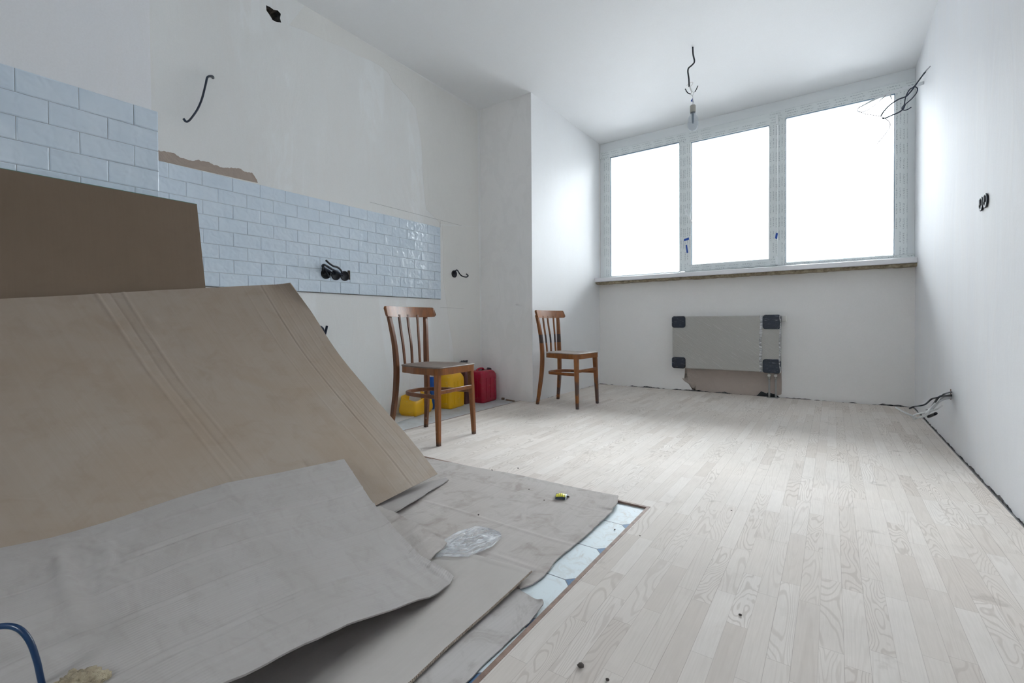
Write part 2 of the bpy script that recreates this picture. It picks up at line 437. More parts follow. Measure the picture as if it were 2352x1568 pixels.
m_foam = Mat('expanding_foam', .9); _n = m_foam.noise(m_foam.obj(), 30, 6, .7)
m_foam.color(m_foam.ramp(_n, [(.35, (.16, .125, .08)), (.6, (.42, .36, .25))])); m_foam.bump(_n, .8, .01); m_foam = m_foam.m

def printed(name, horizontal):
    M = Mat(name, .25); U, V, _ = M.sep(M.uv())
    vr = M.math('DIVIDE', V, .0235); fr = M.math('FRACT', vr)
    rowid = M.math('FLOOR', vr)
    inrow = M.math('LESS_THAN', M.math('ABSOLUTE', M.math('SUBTRACT', fr, .5)), .21)
    shift = M.n('TexWhiteNoise', {'noise_dimensions': '1D'}, W=rowid).outputs[0]
    ug = M.math('FRACT', M.math('ADD', M.math('DIVIDE', U, .125), M.math('MULTIPLY', shift, .15)))
    ing = M.math('MULTIPLY', M.math('GREATER_THAN', ug, .14), M.math('LESS_THAN', ug, .86))
    uu = M.math('ADD', U, M.math('MULTIPLY', V, .55))
    let = M.noise(M.comb(M.math('MULTIPLY', uu, 210.0), M.math('MULTIPLY', V, 150.0), 0.0), 1, 1, .5)
    lm = M.ramp(let, [(.47, 0.0), (.56, 1.0)])
    word = M.math('GREATER_THAN', M.math('FRACT', M.math('DIVIDE', uu, .019)), .2)
    vis = M.math('GREATER_THAN', M.n('TexWhiteNoise', {'noise_dimensions': '2D'}, Vector=M.comb(M.math('FLOOR', M.math('DIVIDE', U, .5)), rowid, 0.0)).outputs[0], .12)
    k = M.math('MULTIPLY', M.math('MULTIPLY', M.math('MULTIPLY', inrow, ing), M.math('MULTIPLY', lm, word)), vis)
    M.color(M.mix(M.math('MULTIPLY', k, .62), (.78, .82, .82), (.16, .21, .24)))
    return M.m
m_print = printed('printed_protective_film', True)

def glass_mat():
    M = Mat('window_glass'); t = M.t; out = t.nodes['Material Output']
    tr = M.n('BsdfTransparent'); tr.inputs[0].default_value = (.96, .98, .98, 1)
    gl = M.n('BsdfGlossy'); gl.inputs['Roughness'].default_value = .01
    fr = M.n('Fresnel', None, IOR=1.45)
    mx = M.n('MixShader'); t.links.new(fr.outputs[0], mx.inputs[0]); t.links.new(tr.outputs[0], mx.inputs[1]); t.links.new(gl.outputs[0], mx.inputs[2])
    t.links.new(mx.outputs[0], out.inputs[0]); return M.m
m_glass = glass_mat()
def film_mat(name, tint, op, rough=.15, stretch=(1, 1, 1)):
    M = Mat(name, rough, tint); t = M.t; out = t.nodes['Material Output']
    tr = M.n('BsdfTransparent'); mx = M.n('MixShader'); uvn = M.noise(M.mapping(M.uv(), stretch), 35, 4, .6, 1.5)
    M.bump(uvn, .8, .01)
    fac = M.ramp(uvn, [(.40, op*.45), (.66, min(1, op*2.2))])
    t.links.new(fac, mx.inputs[0]); t.links.new(tr.outputs[0], mx.inputs[1]); t.links.new(M.b.outputs[0], mx.inputs[2])
    t.links.new(mx.outputs[0], out.inputs[0]); return M.m
m_film = film_mat('clear_crumpled_film', (.85, .87, .90), .30, .10, (.16, 1.3, 1))  # whiter, denser streaks stand in for glossy highlights along the film
m_bulbglass = film_mat('frosted_bulb_glass', (.42, .48, .55), .60, .2)

# ------------------------------------------------------------------ room shell
def wall(name, lst, mat): return struct(boxes(name, lst, mat))
# parquet floor (L-shaped, stops short of the walls by a dark gap)
def slab(name, poly, z0, z1, mat):
    bm = bmesh.new(); prism(bm, [(x, y, z0) for x, y in poly], (0, 0, z1-z0)); return struct(from_bm(name, bm, mat))
g = .010
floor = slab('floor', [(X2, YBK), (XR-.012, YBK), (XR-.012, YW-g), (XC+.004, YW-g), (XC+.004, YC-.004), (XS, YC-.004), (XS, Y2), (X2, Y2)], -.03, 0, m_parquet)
ft = slab('floor_tiled', [(XL, YBK), (X2-.012, YBK), (X2-.012, Y2-.012), (XS-.010, Y2-.012), (XS-.010, YC), (XL, YC)], -.03, TZ, m_octa)
slab('floor_subfloor', [(XL-.1, YBK-.1), (XR+.1, YBK-.1), (XR+.1, YW+.1), (XL-.1, YW+.1)], -.08, -.03, m_dark)
st = struct(boxes('trim_1', [(X2-.012, X2, YBK, Y2, -.03, .001), (XS, X2, Y2-.012, Y2, -.03, .0005), (XS-.010, XS, Y2-.012, YC, -.03, .0005)], m_strip))
ZT_, ZB_ = -.08, CEIL+.12
m_cement = Mat('dusty_cement_tiles', .7); _o = m_cement.obj(); _n = m_cement.noise(_o, 9, 6, .7, .6)
m_cement.color(m_cement.ramp(_n, [(.35, (.46, .46, .45)), (.6, (.56, .58, .59)), (.75, (.38, .35, .31))])); m_cement = m_cement.m
struct(boxes('floor_kitchen_strip', [(XL, XS-.010, Y2+.4, YC, TZ, TZ+.0015)], m_cement))
wall('ceiling', [(XL-.12, XR+.12, YBK-.12, YW+.2, CEIL, CEIL+.12)], m_ceil)
wall('wall_right', [(XR, XR+.12, YBK-.12, YW+.2, ZT_, CEIL)], m_wall_r)
# left wall with the broken-out hole near the ceiling
hole = [at(*p, 'x', XL) for p in [(611, 12), (620, 16), (628, 22), (638, 24), (645, 32), (643, 42), (646, 52), (636, 51), (626, 46), (619, 34), (612, 24)]]
def left_wall():
    bm = bmesh.new()
    y0, y1, z0, z1 = YBK-.12, YC+.02, ZT_, CEIL
    o = [bm.verts.new(v) for v in ((XL, y0, z0), (XL, y1, z0), (XL, y1, z1), (XL, y0, z1))]
    h = [bm.verts.new(v) for v in hole]
    es = [bm.edges.new((o[i], o[(i+1) % 4])) for i in range(4)] + [bm.edges.new((h[i], h[(i+1) % len(h)])) for i in range(len(h))]
    bmesh.ops.triangle_fill(bm, use_beauty=True, use_dissolve=False, edges=es)
    hv = [v.co.copy() for v in h]
    # ragged pocket
    c = sum(hv, Vector())/len(hv); back = []
    mid = [bm.verts.new(Vector((XL-.03, p.y, p.z)).lerp(Vector((XL-.03, c.y, c.z)), .1+.15*random.random())) for p in hv]
    bk = [bm.verts.new(Vector((XL-.07, p.y, p.z)).lerp(Vector((XL-.07, c.y, c.z)), .3+.3*random.random())) for p in hv]
    n = len(h)
    pf = []
    for i in range(n):
        j = (i+1) % n
        pf.append(bm.faces.new((h[i], h[j], mid[j], mid[i]))); pf.append(bm.faces.new((mid[i], mid[j], bk[j], bk[i])))
    pf.append(bm.faces.new(bk))
    for f in pf: f.material_index = 1
    # back of the wall
    q = [bm.verts.new(v) for v in ((XL-.12, y0, z0), (XL-.12, y1, z0), (XL-.12, y1, z1), (XL-.12, y0, z1))]
    bm.faces.new(q)
    for i in range(4): bm.faces.new((o[i], o[(i+1) % 4], q[(i+1) % 4], q[i]))
    w = from_bm('wall_left', bm, m_wall_l); w.data.materials.append(m_hole); return struct(w)
m_hole = Mat('broken_masonry', .95); _n = m_hole.noise(m_hole.obj(), 25, 5, .7)
m_hole.color(m_hole.ramp(_n, [(.35, (.02, .02, .025)), (.65, (.13, .11, .09))])); m_hole.bump(_n, .9, .02); m_hole = m_hole.m
wl = left_wall()
m_wall_s = plaster('skim_plaster_shaft', (.89, .90, .92), (.86, .87, .90), (.87, .86, .86), .25, .5, .72, .10).m
wall('wall_shaft', [(XL, XB, YBK-.12, YB-.01, ZT_, CEIL)], m_wall_s)
wall('wall_column', [(XL-.12, XC, YC, YW+.2, ZT_, CEIL)], m_wall_c)
m_wall_cs = plaster('skim_plaster_reveal', (.83, .84, .85), (.81, .82, .83), (.81, .80, .79), .5, .3, .6, .04).m
ws = wall('wall_window_side', [(XC, XC+.004, YC+.0005, YW, -.0, CEIL)], m_wall_cs)
SILLZ = 1.235
wall('wall_window', [(XC, XR, YW, YW+.14, ZT_, SILLZ-.01)], m_wall_f)
# back wall behind the camera, with an opening added for fill daylight
wall('wall_back', [(XL, -.9, YBK-.12, YBK, ZT_, CEIL), (0, XR, YBK-.12, YBK, ZT_, CEIL), (-.9, 0, YBK-.12, YBK, ZT_, 1.25), (-.9, 0, YBK-.12, YBK, 2.15, CEIL)], m_wall_r)

# plaster edge where the shaft ends
# bare render patch over the tile panel
def flat_patch(name, pts, nrm, off, mat, parent, step=.012, amp=.004, seed=1):
    L = [Vector(p) for p in pts]; out = []
    for a, b in zip(L, L[1:]+L[:1]):
        n = max(1, int((b-a).length/step))
        for k in range(n):
            p = a.lerp(b, k/n); t = (b-a).normalized().cross(Vector(nrm))
            out.append(p+t*amp*(fbm(p, 45, seed))+Vector(nrm)*off*.02)
    bm = bmesh.new(); prism(bm, out, Vector(nrm)*off); bmesh.ops.triangulate(bm, faces=[f for f in bm.faces if len(f.verts) > 4])
    return from_bm(name, bm, mat, parent)
m_warm = plaster('warm_undercoat', (.81, .805, .78), (.83, .825, .80), (.79, .785, .76), .5, .4, .85, .1).m
XP = lambda L: [at(*p, 'x', XL+.0006) for p in L]
def band(outer, inner, nm, thick=.0006, mat=None, amp=0):
    o_, i_ = XP(outer), XP(inner)
    if amp: o_ = [p+Vector((0, 0, amp*(fbm(p, 40, 3)+.6*nz(p, 130, 5)))) for p in [poly_at(o_, k/120) for k in range(121)]]
    return grid_sheet(nm, coons(o_, i_, [o_[0], i_[0]], [o_[-1], i_[-1]]), 120 if not amp else 240, 3, thick, mat or m_warm, wl)
band([(350, 340), (380, 349), (400, 352), (415, 363), (440, 369), (455, 368), (480, 372), (505, 384), (530, 387), (548, 386), (560, 392), (578, 397), (590, 412)], [(350, 365), (440, 386), (520, 404), (592, 420)], 'bare_plaster_patch', .0012, m_bare, .006)
band([(700, 12), (1096, 255)], [(664, 58), (700, 70), (750, 94), (790, 110), (820, 127), (850, 138), (875, 152), (893, 168), (903, 190)], 'undercoat_band')
band([(1096, 255), (1099, 520)], [(903, 190), (930, 215), (955, 250), (968, 330), (974, 440), (979, 480), (1014, 515)], 'undercoat_band')
band([(1099, 521), (1106, 905)], [(1015, 517), (1018, 560), (1018, 640), (1026, 700), (1034, 760), (1042, 800), (1040, 905)], 'undercoat_band')
# bare strip and dark mastic on the window wall
wf = bpy.data.objects['wall_window']
m_bare2 = plaster('old_render_below_radiator', (.50, .43, .385), (.47, .405, .36), (.44, .38, .34), 1, .6, .9, .3).m
pp = [at(*p, 'y', YW) for p in [(1572, 840), (1577, 858), (1581, 868), (1566, 868), (1572, 875), (1588, 881), (1599, 883), (1597, 897), (1594, 904), (1640, 908), (1700, 913), (1755, 918), (1770, 912), (1795, 905), (1795, 850)]]
flat_patch('bare_plaster_patch', pp, (0, -1, 0), .001, m_bare2, wf, amp=.004, seed=12)
pp = [at(*p, 'y', YW) for p in [(1742, 904), (1748, 899), (1756, 902), (1768, 902), (1780, 906), (1790, 912), (1793, 918), (1778, 919), (1758, 916), (1740, 912)]]
flat_patch('mastic_smear', pp, (0, -1, 0), .003, m_dark, wf, amp=.012, step=.006, seed=2)
# ragged dark joint between plaster and floor
def gap_strip(name, a, b, nrm, hmax, seed, mat=m_dark):
    a = Vector(a); b = Vector(b); n = int((b-a).length/.015); bm = bmesh.new(); prev = None
    for k in range(n+1):
        p = a.lerp(b, k/n); q = fbm(p, 3.5, seed)*.5+fbm(p, 22, seed+5)*.5
        h = max(.0015, hmax*(.45+q)); o = Vector(nrm)*(.0015+.002*abs(nz(p, 40, seed)))
        cur = [bm.verts.new(p), bm.verts.new(p+o), bm.verts.new(p+o+Vector((0, 0, h))), bm.verts.new(p+Vector((0, 0, h)))]
        if prev:
            for i in range(3): bm.faces.new((prev[i], prev[i+1], cur[i+1], cur[i]))
        prev = cur
    return struct(from_bm(name, bm, mat))
m_gap = Mat('ragged_wall_joint', .95); _n = m_gap.noise(m_gap.obj(), 28, 5, .7)
m_gap.color(m_gap.ramp(_n, [(.40, (.02, .025, .03)), (.62, (.25, .24, .23))])); m_gap = m_gap.m
gap_strip('trim_2', (XR, .6, -.006), (XR, YW, -.006), (-1, 0, 0), .017, 3, m_gap)
gap_strip('trim_3', (XC, YW, -.006), (XR, YW, -.006), (0, -1, 0), .022, 8, m_gap)
gap_strip('trim_4', (XC+.004, YC, -.006), (XC+.004, YW, -.006), (1, 0, 0), .012, 15, m_gap)

# ------------------------------------------------------------------ tile splashbacks
def tile_panel(name, xw, y0, y1, ztop, rows, joint_row0, joint_row1, label, cut=None):
    xw = xw+.003
    root = empty(name, (xw, (y0+y1)/2, ztop-rows*.079))
    bm = bmesh.new(); ph, pw, gp = .0791, .1565, .0016
    rnd = random.Random(3)
    for r in range(rows):
        zt = ztop-r*ph; zb = zt-ph; j = joint_row0 if r % 2 == 0 else joint_row1
        k0 = math.floor((y0-j)/pw)-1; ys = []
        k = k0
        while j+k*pw < y1:
            a, b = max(y0, j+k*pw), min(y1, j+(k+1)*pw)
            if b-a > .006: ys.append((a, b))
            k += 1
        for a, b in ys:
            if cut and cut(a, b, zb, zt): 
                continue
            tilt = rnd.uniform(-.0012, .0012); tilt2 = rnd.uniform(-.0008, .0008)
            A, B, C, D = a+gp/2, b-gp/2, zb+gp/2, zt-gp/2; e = .0035
            back = [bm.verts.new((xw, y, z)) for y, z in ((A, C), (B, C), (B, D), (A, D))]
            mid = [bm.verts.new((xw+.0075, y, z)) for y, z in ((A, C), (B, C), (B, D), (A, D))]
            top = [bm.verts.new((xw+.0095+tilt*sy+tilt2*sz, y, z)) for (y, z, sy, sz) in ((A+e, C+e, -1, -1), (B-e, C+e, 1, -1), (B-e, D-e, 1, 1), (A+e, D-e, -1, 1))]
            for p, q in ((back, mid), (mid, top)):
                for i in range(4): bm.faces.new((p[i], p[(i+1) % 4], q[(i+1) % 4], q[i]))
            bm.faces.new(top)
    t = from_bm('glazed_tiles', bm, m_tile); t.parent = root; t.matrix_parent_inverse = Matrix.Translation(-root.location)
    gbox = boxes('grout', [(xw+.0005, xw+.006, y0+.001, y1-.001, ztop-rows*ph+.001, ztop-.001)], m_grout); gbox.parent = root; gbox.matrix_parent_inverse = Matrix.Translation(-root.location)
    tag(root, label, 'wall tiles'); return root
YT = 2.993
tile_panel('tile_splashback', XL, .2, YT, 1.579, 8, YT, YT-.078, 'long pale blue brick tile band holding the three black sockets')
tile_panel('tile_splashback', XB, -1.2, YB+.008, 1.579, 8, YB-.07, YB+.008, 'nearer pale blue brick tiles on the jutting wall, above the dark brown board')
# dark edge line along the bottom of the far band
m_edge = plain('adhesive_edge', (.10, .10, .10), .8)
struct(boxes('trim_5', [(XL, XL+.006, .3, YT, 1.579-8*.0791-.003, 1.579-8*.0791-.0005)], m_edge))

# ------------------------------------------------------------------ window
win = struct(empty('window_1', (-.85, YW, SILLZ)))
def wpart(o, parent=win):
    o.parent = parent; o.matrix_parent_inverse = Matrix.Translation(-win.location); return o
YF = 5.085  # front plane of the frame
def strip_uv(name, x0, x1, z0, z1, yf, yb, along, mat, flip=False, bev=.003):
    """window member with u along its length and v across, in metres"""
    bm = bmesh.new(); box(bm, x0, x1, yf, yb, z0, z1, bev=bev)
    bmesh.ops.recalc_face_normals(bm, faces=bm.faces)
    me = bpy.data.meshes.new(name); bm.to_mesh(me); bm.free(); uvl = me.uv_layers.new(name='UVMap')
    for p in me.polygons:
        front = p.normal.y < -.9
        for li in p.loop_indices:
            c = me.vertices[me.loops[li].vertex_index].co
            if not front: uvl.data[li].uv = (0, -.5+.0)
            elif along == 'x': uvl.data[li].uv = (c.x, (c.z-z0) if not flip else (z1-c.z))
            else: uvl.data[li].uv = (c.z, (c.x-x0) if not flip else (x1-c.x))
    return wpart(link(name, me, mat))
Z0w = SILLZ
p1 = (-2.135, -1.350, 1.268, 2.652); p2 = (-1.226, -.503, 1.330, 2.618); p3 = (-.368, .432, 1.285, 2.655)
yb = YF+.07
# outer frame (wide band under the ceiling, narrow below), verticals between
strip_uv('head_extension', XC+.004, XR, 2.735, CEIL, YF+.012, yb, 'x', m_pvc)
strip_uv('frame_head', XC+.004, XR, 2.655, 2.735, YF, yb, 'x', m_print)
strip_uv('frame_sill_rail', XC+.004, p1[1], Z0w, p1[2], YF, yb, 'x', m_print)
strip_uv('frame_sill_rail', p1[1], p3[0], Z0w, 1.262, YF, yb, 'x', m_print)
strip_uv('frame_sill_rail', p3[0], XR, Z0w, p3[2], YF, yb, 'x', m_print)
strip_uv('side_extension', XC+.004, -2.215, Z0w, 2.735, YF+.012, yb, 'z', m_pvc)
strip_uv('frame_jamb', -2.215, p1[0], p1[2], 2.655, YF, yb, 'z', m_print)
strip_uv('mullion', p1[1], -1.295, p1[2], 2.655, YF, yb, 'z', m_print, True)
strip_uv('mullion', -.432, p3[0], 1.262, 2.655, YF, yb, 'z', m_print)
strip_uv('frame_jamb', p3[1], .515, p3[2], 2.655, YF, yb, 'z', m_print)
strip_uv('side_extension', .515, XR, p3[2], 2.735, YF+.012, yb, 'z', m_pvc)
# opening sash (proud of the frame)
YS = YF-.016
sash = empty('sash', (0, 0, 0)); wpart(sash)
def sp(o): o.parent = sash; o.matrix_parent_inverse = Matrix.Translation(-win.location) if False else Matrix(); return o
for o_ in (strip_uv('sash_rail', -1.293, -.434, p2[3], 2.690, YS, yb-.01, 'x', m_print),
           strip_uv('sash_rail', -1.293, -.434, 1.262, p2[2], YS, yb-.01, 'x', m_print),
           strip_uv('sash_stile', -1.293, p2[0], p2[2], p2[3], YS, yb-.01, 'z', m_print, True),
           strip_uv('sash_stile', p2[1], -.434, p2[2], p2[3], YS, yb-.01, 'z', m_print)):
    mw = Matrix(); o_.parent = sash; o_.matrix_parent_inverse = Matrix()
sash.matrix_parent_inverse = Matrix.Translation(-win.location)
for (x0, x1, z0, z1), yg in ((p1, YF+.03), (p2, YS+.035), (p3, YF+.03)):
    wpart(boxes('glazing_bead', [(x0, x0+.006, yg-.012, yg+.03, z0, z1), (x1-.006, x1, yg-.012, yg+.03, z0, z1), (x0, x1, yg-.012, yg+.03, z1-.006, z1), (x0, x1, yg-.012, yg+.03, z0, z0+.006)], m_pvc))
    e = .003
    wpart(boxes('gasket_shade', [(x0-.0, x0+e, yg-.02, yg-.011, z0, z1), (x1-e, x1, yg-.02, yg-.011, z0, z1), (x0, x1, yg-.02, yg-.011, z1-e*1.6, z1), (x0, x1, yg-.02, yg-.011, z0, z0+e*.6)], m_gasket_shade))
    wpart(boxes('pane', [(x0+.003, x1-.003, yg, yg+.004, z0+.003, z1-.003)], m_glass))
# hinge covers, handle
wpart(boxes('hinge_cover', [(-.448, -.428, YS-.012, YS+.002, 2.60, 2.69)], m_pvc, bev=.003))
wpart(boxes('hinge_cover', [(-.448, -.428, YS-.012, YS+.002, 1.266, 1.345)], m_pvc, bev=.003))
hp = at(1577, 486, 'y', YS)
hm = bmesh.new(); box(hm, hp.x-.014, hp.x+.014, YS-.012, YS-.001, hp.z-.035, hp.z+.035, bev=.005)
hr = wpart(from_bm('handle', hm, m_pvc))
h2 = at(1587, 507, 'y', YS-.045)
hm = bmesh.new(); tube(hm, [(hp.x, YS-.008, hp.z+.005), (hp.x, YS-.035, hp.z+.004), (hp.x+.004, YS-.047, hp.z-.004), (h2.x, YS-.047, h2.z), (h2.x+.012, YS-.045, h2.z-.03)], .0085, flat=.8)
hl = from_bm('handle_lever', hm, m_pvc, None, True); hl.parent = hr; hl.matrix_parent_inverse = Matrix()
# film scraps of blue tape
def scrap(name, px, yv, mat, lab):
    P = [at(u, v, 'y', yv) for u, v in px]; bm = bmesh.new(); prism(bm, P, (0, -.0012, 0)); o = from_bm(name, bm, mat); tag(o, lab, 'tape'); return o
scrap('tape_scrap', [(1571, 549), (1582, 545), (1583, 550), (1571, 554)], YS-.001, m_tape, 'slanting pale blue tape scrap on the left stile of the opening sash')
scrap('tape_scrap', [(1575, 563), (1578, 562), (1579, 568), (1581, 580), (1577, 581), (1576, 572)], YS-.001, m_tape, 'crooked dark blue tape scrap on the left sash stile, below the slanting one')
scrap('tape_scrap', [(1782, 535), (1787, 535), (1785, 549), (1780, 547)], YS-.001, m_tape, 'bright blue tape scrap on the right stile of the opening sash')
# loose film sagging on the sill
def sill():
    bm = bmesh.new()
    box(bm, XC-.052, XR+.0, 4.925, YF+.004, 1.196, 1.240, bev=.006)
    o = wpart(from_bm('window_sill', bm, plain('white_sill_board', (.82, .82, .84), .3)))
    bm = bmesh.new()
    n = 150
    rings = []
    for k in range(n+1):
        x = XC-.03+(XR-XC+.03)*k/n; p = Vector((x, 0, 0))
        d = .010*fbm(p, 14, 2)+(.012 if nz(p, 5.5, 8) > .1 else 0); y = 4.958+.01*nz(p, 18, 4)
        rings.append([bm.verts.new((x, y, 1.196)), bm.verts.new((x, y-.006, 1.190-.3*d)), bm.verts.new((x, y+.002, 1.176-d*.7)), bm.verts.new((x, YW, 1.174-d*.3)), bm.verts.new((x, YW, 1.196))])
    for a, b in zip(rings, rings[1:]):
        for i in range(4): bm.faces.new((a[i], a[i+1], b[i+1], b[i]))
    wpart(from_bm('foam_strip', bm, m_foam))
sill()
m_sillfilm = film_mat('sill_protective_film', (.9, .93, .96), .6, .2)
def sillfilm(a, b):
    x = -1.15+a*1.6; y = YF-.03-b*.11
    z = 1.2395+.016*max(0, 1-b)*math.sin(PI*min(1, max(0, a*1.1)))*(1+.5*nz((x, y, 0), 7))+.002*abs(fbm((x, y, 0), 25))
    return Vector((x, y, z))
tag(grid_sheet('sill_film', sillfilm, 90, 12, .0006, m_sillfilm, None, 1.6, .1), 'loose clear protective film rumpled along the white window sill', 'plastic film')

# unseen window added behind the camera to fill the foreground with daylight
w2 = struct(empty('added_fill_window', (-.45, YBK, 1.25)))
o = boxes('fill_window_frame', [(-.9, -.84, YBK-.1, YBK-.03, 1.25, 2.15), (-.06, 0, YBK-.1, YBK-.03, 1.25, 2.15), (-.84, -.06, YBK-.1, YBK-.03, 1.25, 1.31), (-.84, -.06, YBK-.1, YBK-.03, 2.09, 2.15)], m_pvc)
o.parent = w2; o.matrix_parent_inverse = Matrix.Translation(-w2.location)
o = boxes('pane', [(-.84, -.06, YBK-.07, YBK-.066, 1.31, 2.09)], m_glass); o.parent = w2; o.matrix_parent_inverse = Matrix.Translation(-w2.location)

# ------------------------------------------------------------------ chairs
def seat_outline(inset=0.0):
    pts = []
    xf, xb, wf, wb = .020-inset, -.376+inset, .194-inset, .160-inset
    def corner(cx, cy, r, a0, a1, n=7):
        for k in range(n+1):
            a = math.radians(a0+(a1-a0)*k/n); pts.append(Vector((cx+r*math.cos(a), cy+r*math.sin(a), 0)))
    r = .045; corner(xf-r, wf-r, r, 0, 85)
    pts.append(Vector((xf-.2, (wf+wb)/2+.006, 0)))
    rb = .10; corner(xb+rb, wb-rb, rb, 95, 170)
    pts.append(Vector((xb-.006, 0, 0)))
    half = pts[:]
    full = half[:-1]+[half[-1]]+[Vector((p.x, -p.y, 0)) for p in half[:-1][::-1]]
    return full
def make_chair(label, loc, ang, wm, wmd, sm):
    root = empty('wooden_chair', loc, ang); tag(root, label, 'chair')
    # seat panel, slightly dished
    O = seat_outline(.001); bm = bmesh.new(); c = Vector((-.18, 0, 0)); rings = []
    for s, dz in ((1, 0), (.96, .001), (.8, -.0015), (.6, -.004), (.35, -.006), (.1, -.0065)):
        rings.append([bm.verts.new(c+(p-c)*s+Vector((0, 0, .467+dz))) for p in O])
    lo = [bm.verts.new(p+Vector((0, 0, .460))) for p in O]
    N = len(O)
    for a, b in [(lo, rings[0])]+list(zip(rings, rings[1:])):
        for k in range(N): bm.faces.new((a[k], a[(k+1) % N], b[(k+1) % N], b[k]))
    bm.faces.new(rings[-1]); bm.faces.new(lo[::-1]); from_bm('seat', bm, sm, root, True)
    bm = bmesh.new(); sweep_loop(bm, [p+Vector((0, 0, .4405)) for p in seat_outline(.011)], .022, .040)
    ap = from_bm('seat_frame', bm, wm, root)
    for s in (-1, 1):
        bm = bmesh.new(); sweep(bm, [(.000, s*.176, 0), (-.007, s*.171, .2), (-.016, s*.163, .432)], [.024, .038], [.024, .036], (0, 1, 0), 4)
        from_bm('leg', bm, wm, root)
        bm = bmesh.new()
        sweep(bm, [(-.415, s*.170, 0), (-.394, s*.158, .16), (-.381, s*.147, .30), (-.379, s*.141, .45), (-.387, s*.147, .59), (-.401, s*.161, .71), (-.416, s*.172, .80)], [.026, .030, .030, .030, .028, .028], [.024, .032, .034, .032, .028, .022], (0, 1, 0), 5)
        from_bm('leg', bm, wmd, root)
    # top rail, curved in plan
    bm = bmesh.new(); n = 48; R = []
    for k in range(n+1):
        y = -.228+.456*k/n; q = (y/.228)
        x = -.372-.046*(1-q*q); e = max(0, abs(q)-.93)/.07; sh = .014*(1-math.sqrt(max(0, 1-e*e)))
        zt = .843-sh; zb = .773+.004*q*q+sh
        R.append([bm.verts.new((x+.009-.020*0, y, zb)), bm.verts.new((x+.009-.016, y, zt)), bm.verts.new((x-.009-.016, y, zt-.001)), bm.verts.new((x-.011, y, zb))])
    for a, b in zip(R, R[1:]):
        for i in range(4): bm.faces.new((a[i], a[(i+1) % 4], b[(i+1) % 4], b[i]))
    bm.faces.new(R[0][::-1]); bm.faces.new(R[-1]); 
    bmesh.ops.bevel(bm, geom=[e for e in bm.edges if abs(e.verts[0].co.y-e.verts[1].co.y) > .01], offset=.003, segments=2, affect='EDGES')
    from_bm('top_rail', bm, wm, root)
    for i in (-1, 0, 1):
        bm = bmesh.new(); sweep(bm, [(-.372-.004*(i == 0), i*.070, .455), (-.384, i*.075, .59), (-.398-.006*(i == 0), i*.082, .70), (-.408-.008*(i == 0), i*.086, .79)], [.017], [.011], (0, 1, 0), 5)
        from_bm('spindle', bm, wmd, root)
    # front stretcher and bent hoop stretcher
    bm = bmesh.new(); sweep(bm, [(-.003, -.165, .316), (-.003, 0, .316), (-.003, .165, .316)], [.024], [.014], (0, 0, 1), 2); from_bm('front_stretcher', bm, wm, root)
    bm = bmesh.new(); pts = [(-.006, -.160, .288), (-.12, -.158, .286), (-.24, -.138, .284), (-.322, -.108, .283), (-.358, -.05, .283), (-.364, 0, .283), (-.358, .05, .283), (-.322, .108, .283), (-.24, .138, .284), (-.12, .158, .286), (-.006, .160, .288)]
    sweep(bm, pts, [.024], [.015], (0, 0, 1), 4); from_bm('hoop_stretcher', bm, wmd, root)
    return root
make_chair('nearer brown wooden chair with slatted back, in front of the yellow canisters', (-1.932, 2.161, 0), math.radians(3.2), m_wood1, m_wood1d, m_seat1)
make_chair('farther wooden chair with black stains on its slats, beside the white column', (-1.7475, 3.651, 0), math.radians(-3.5), m_wood2, m_wood2, m_seat2)

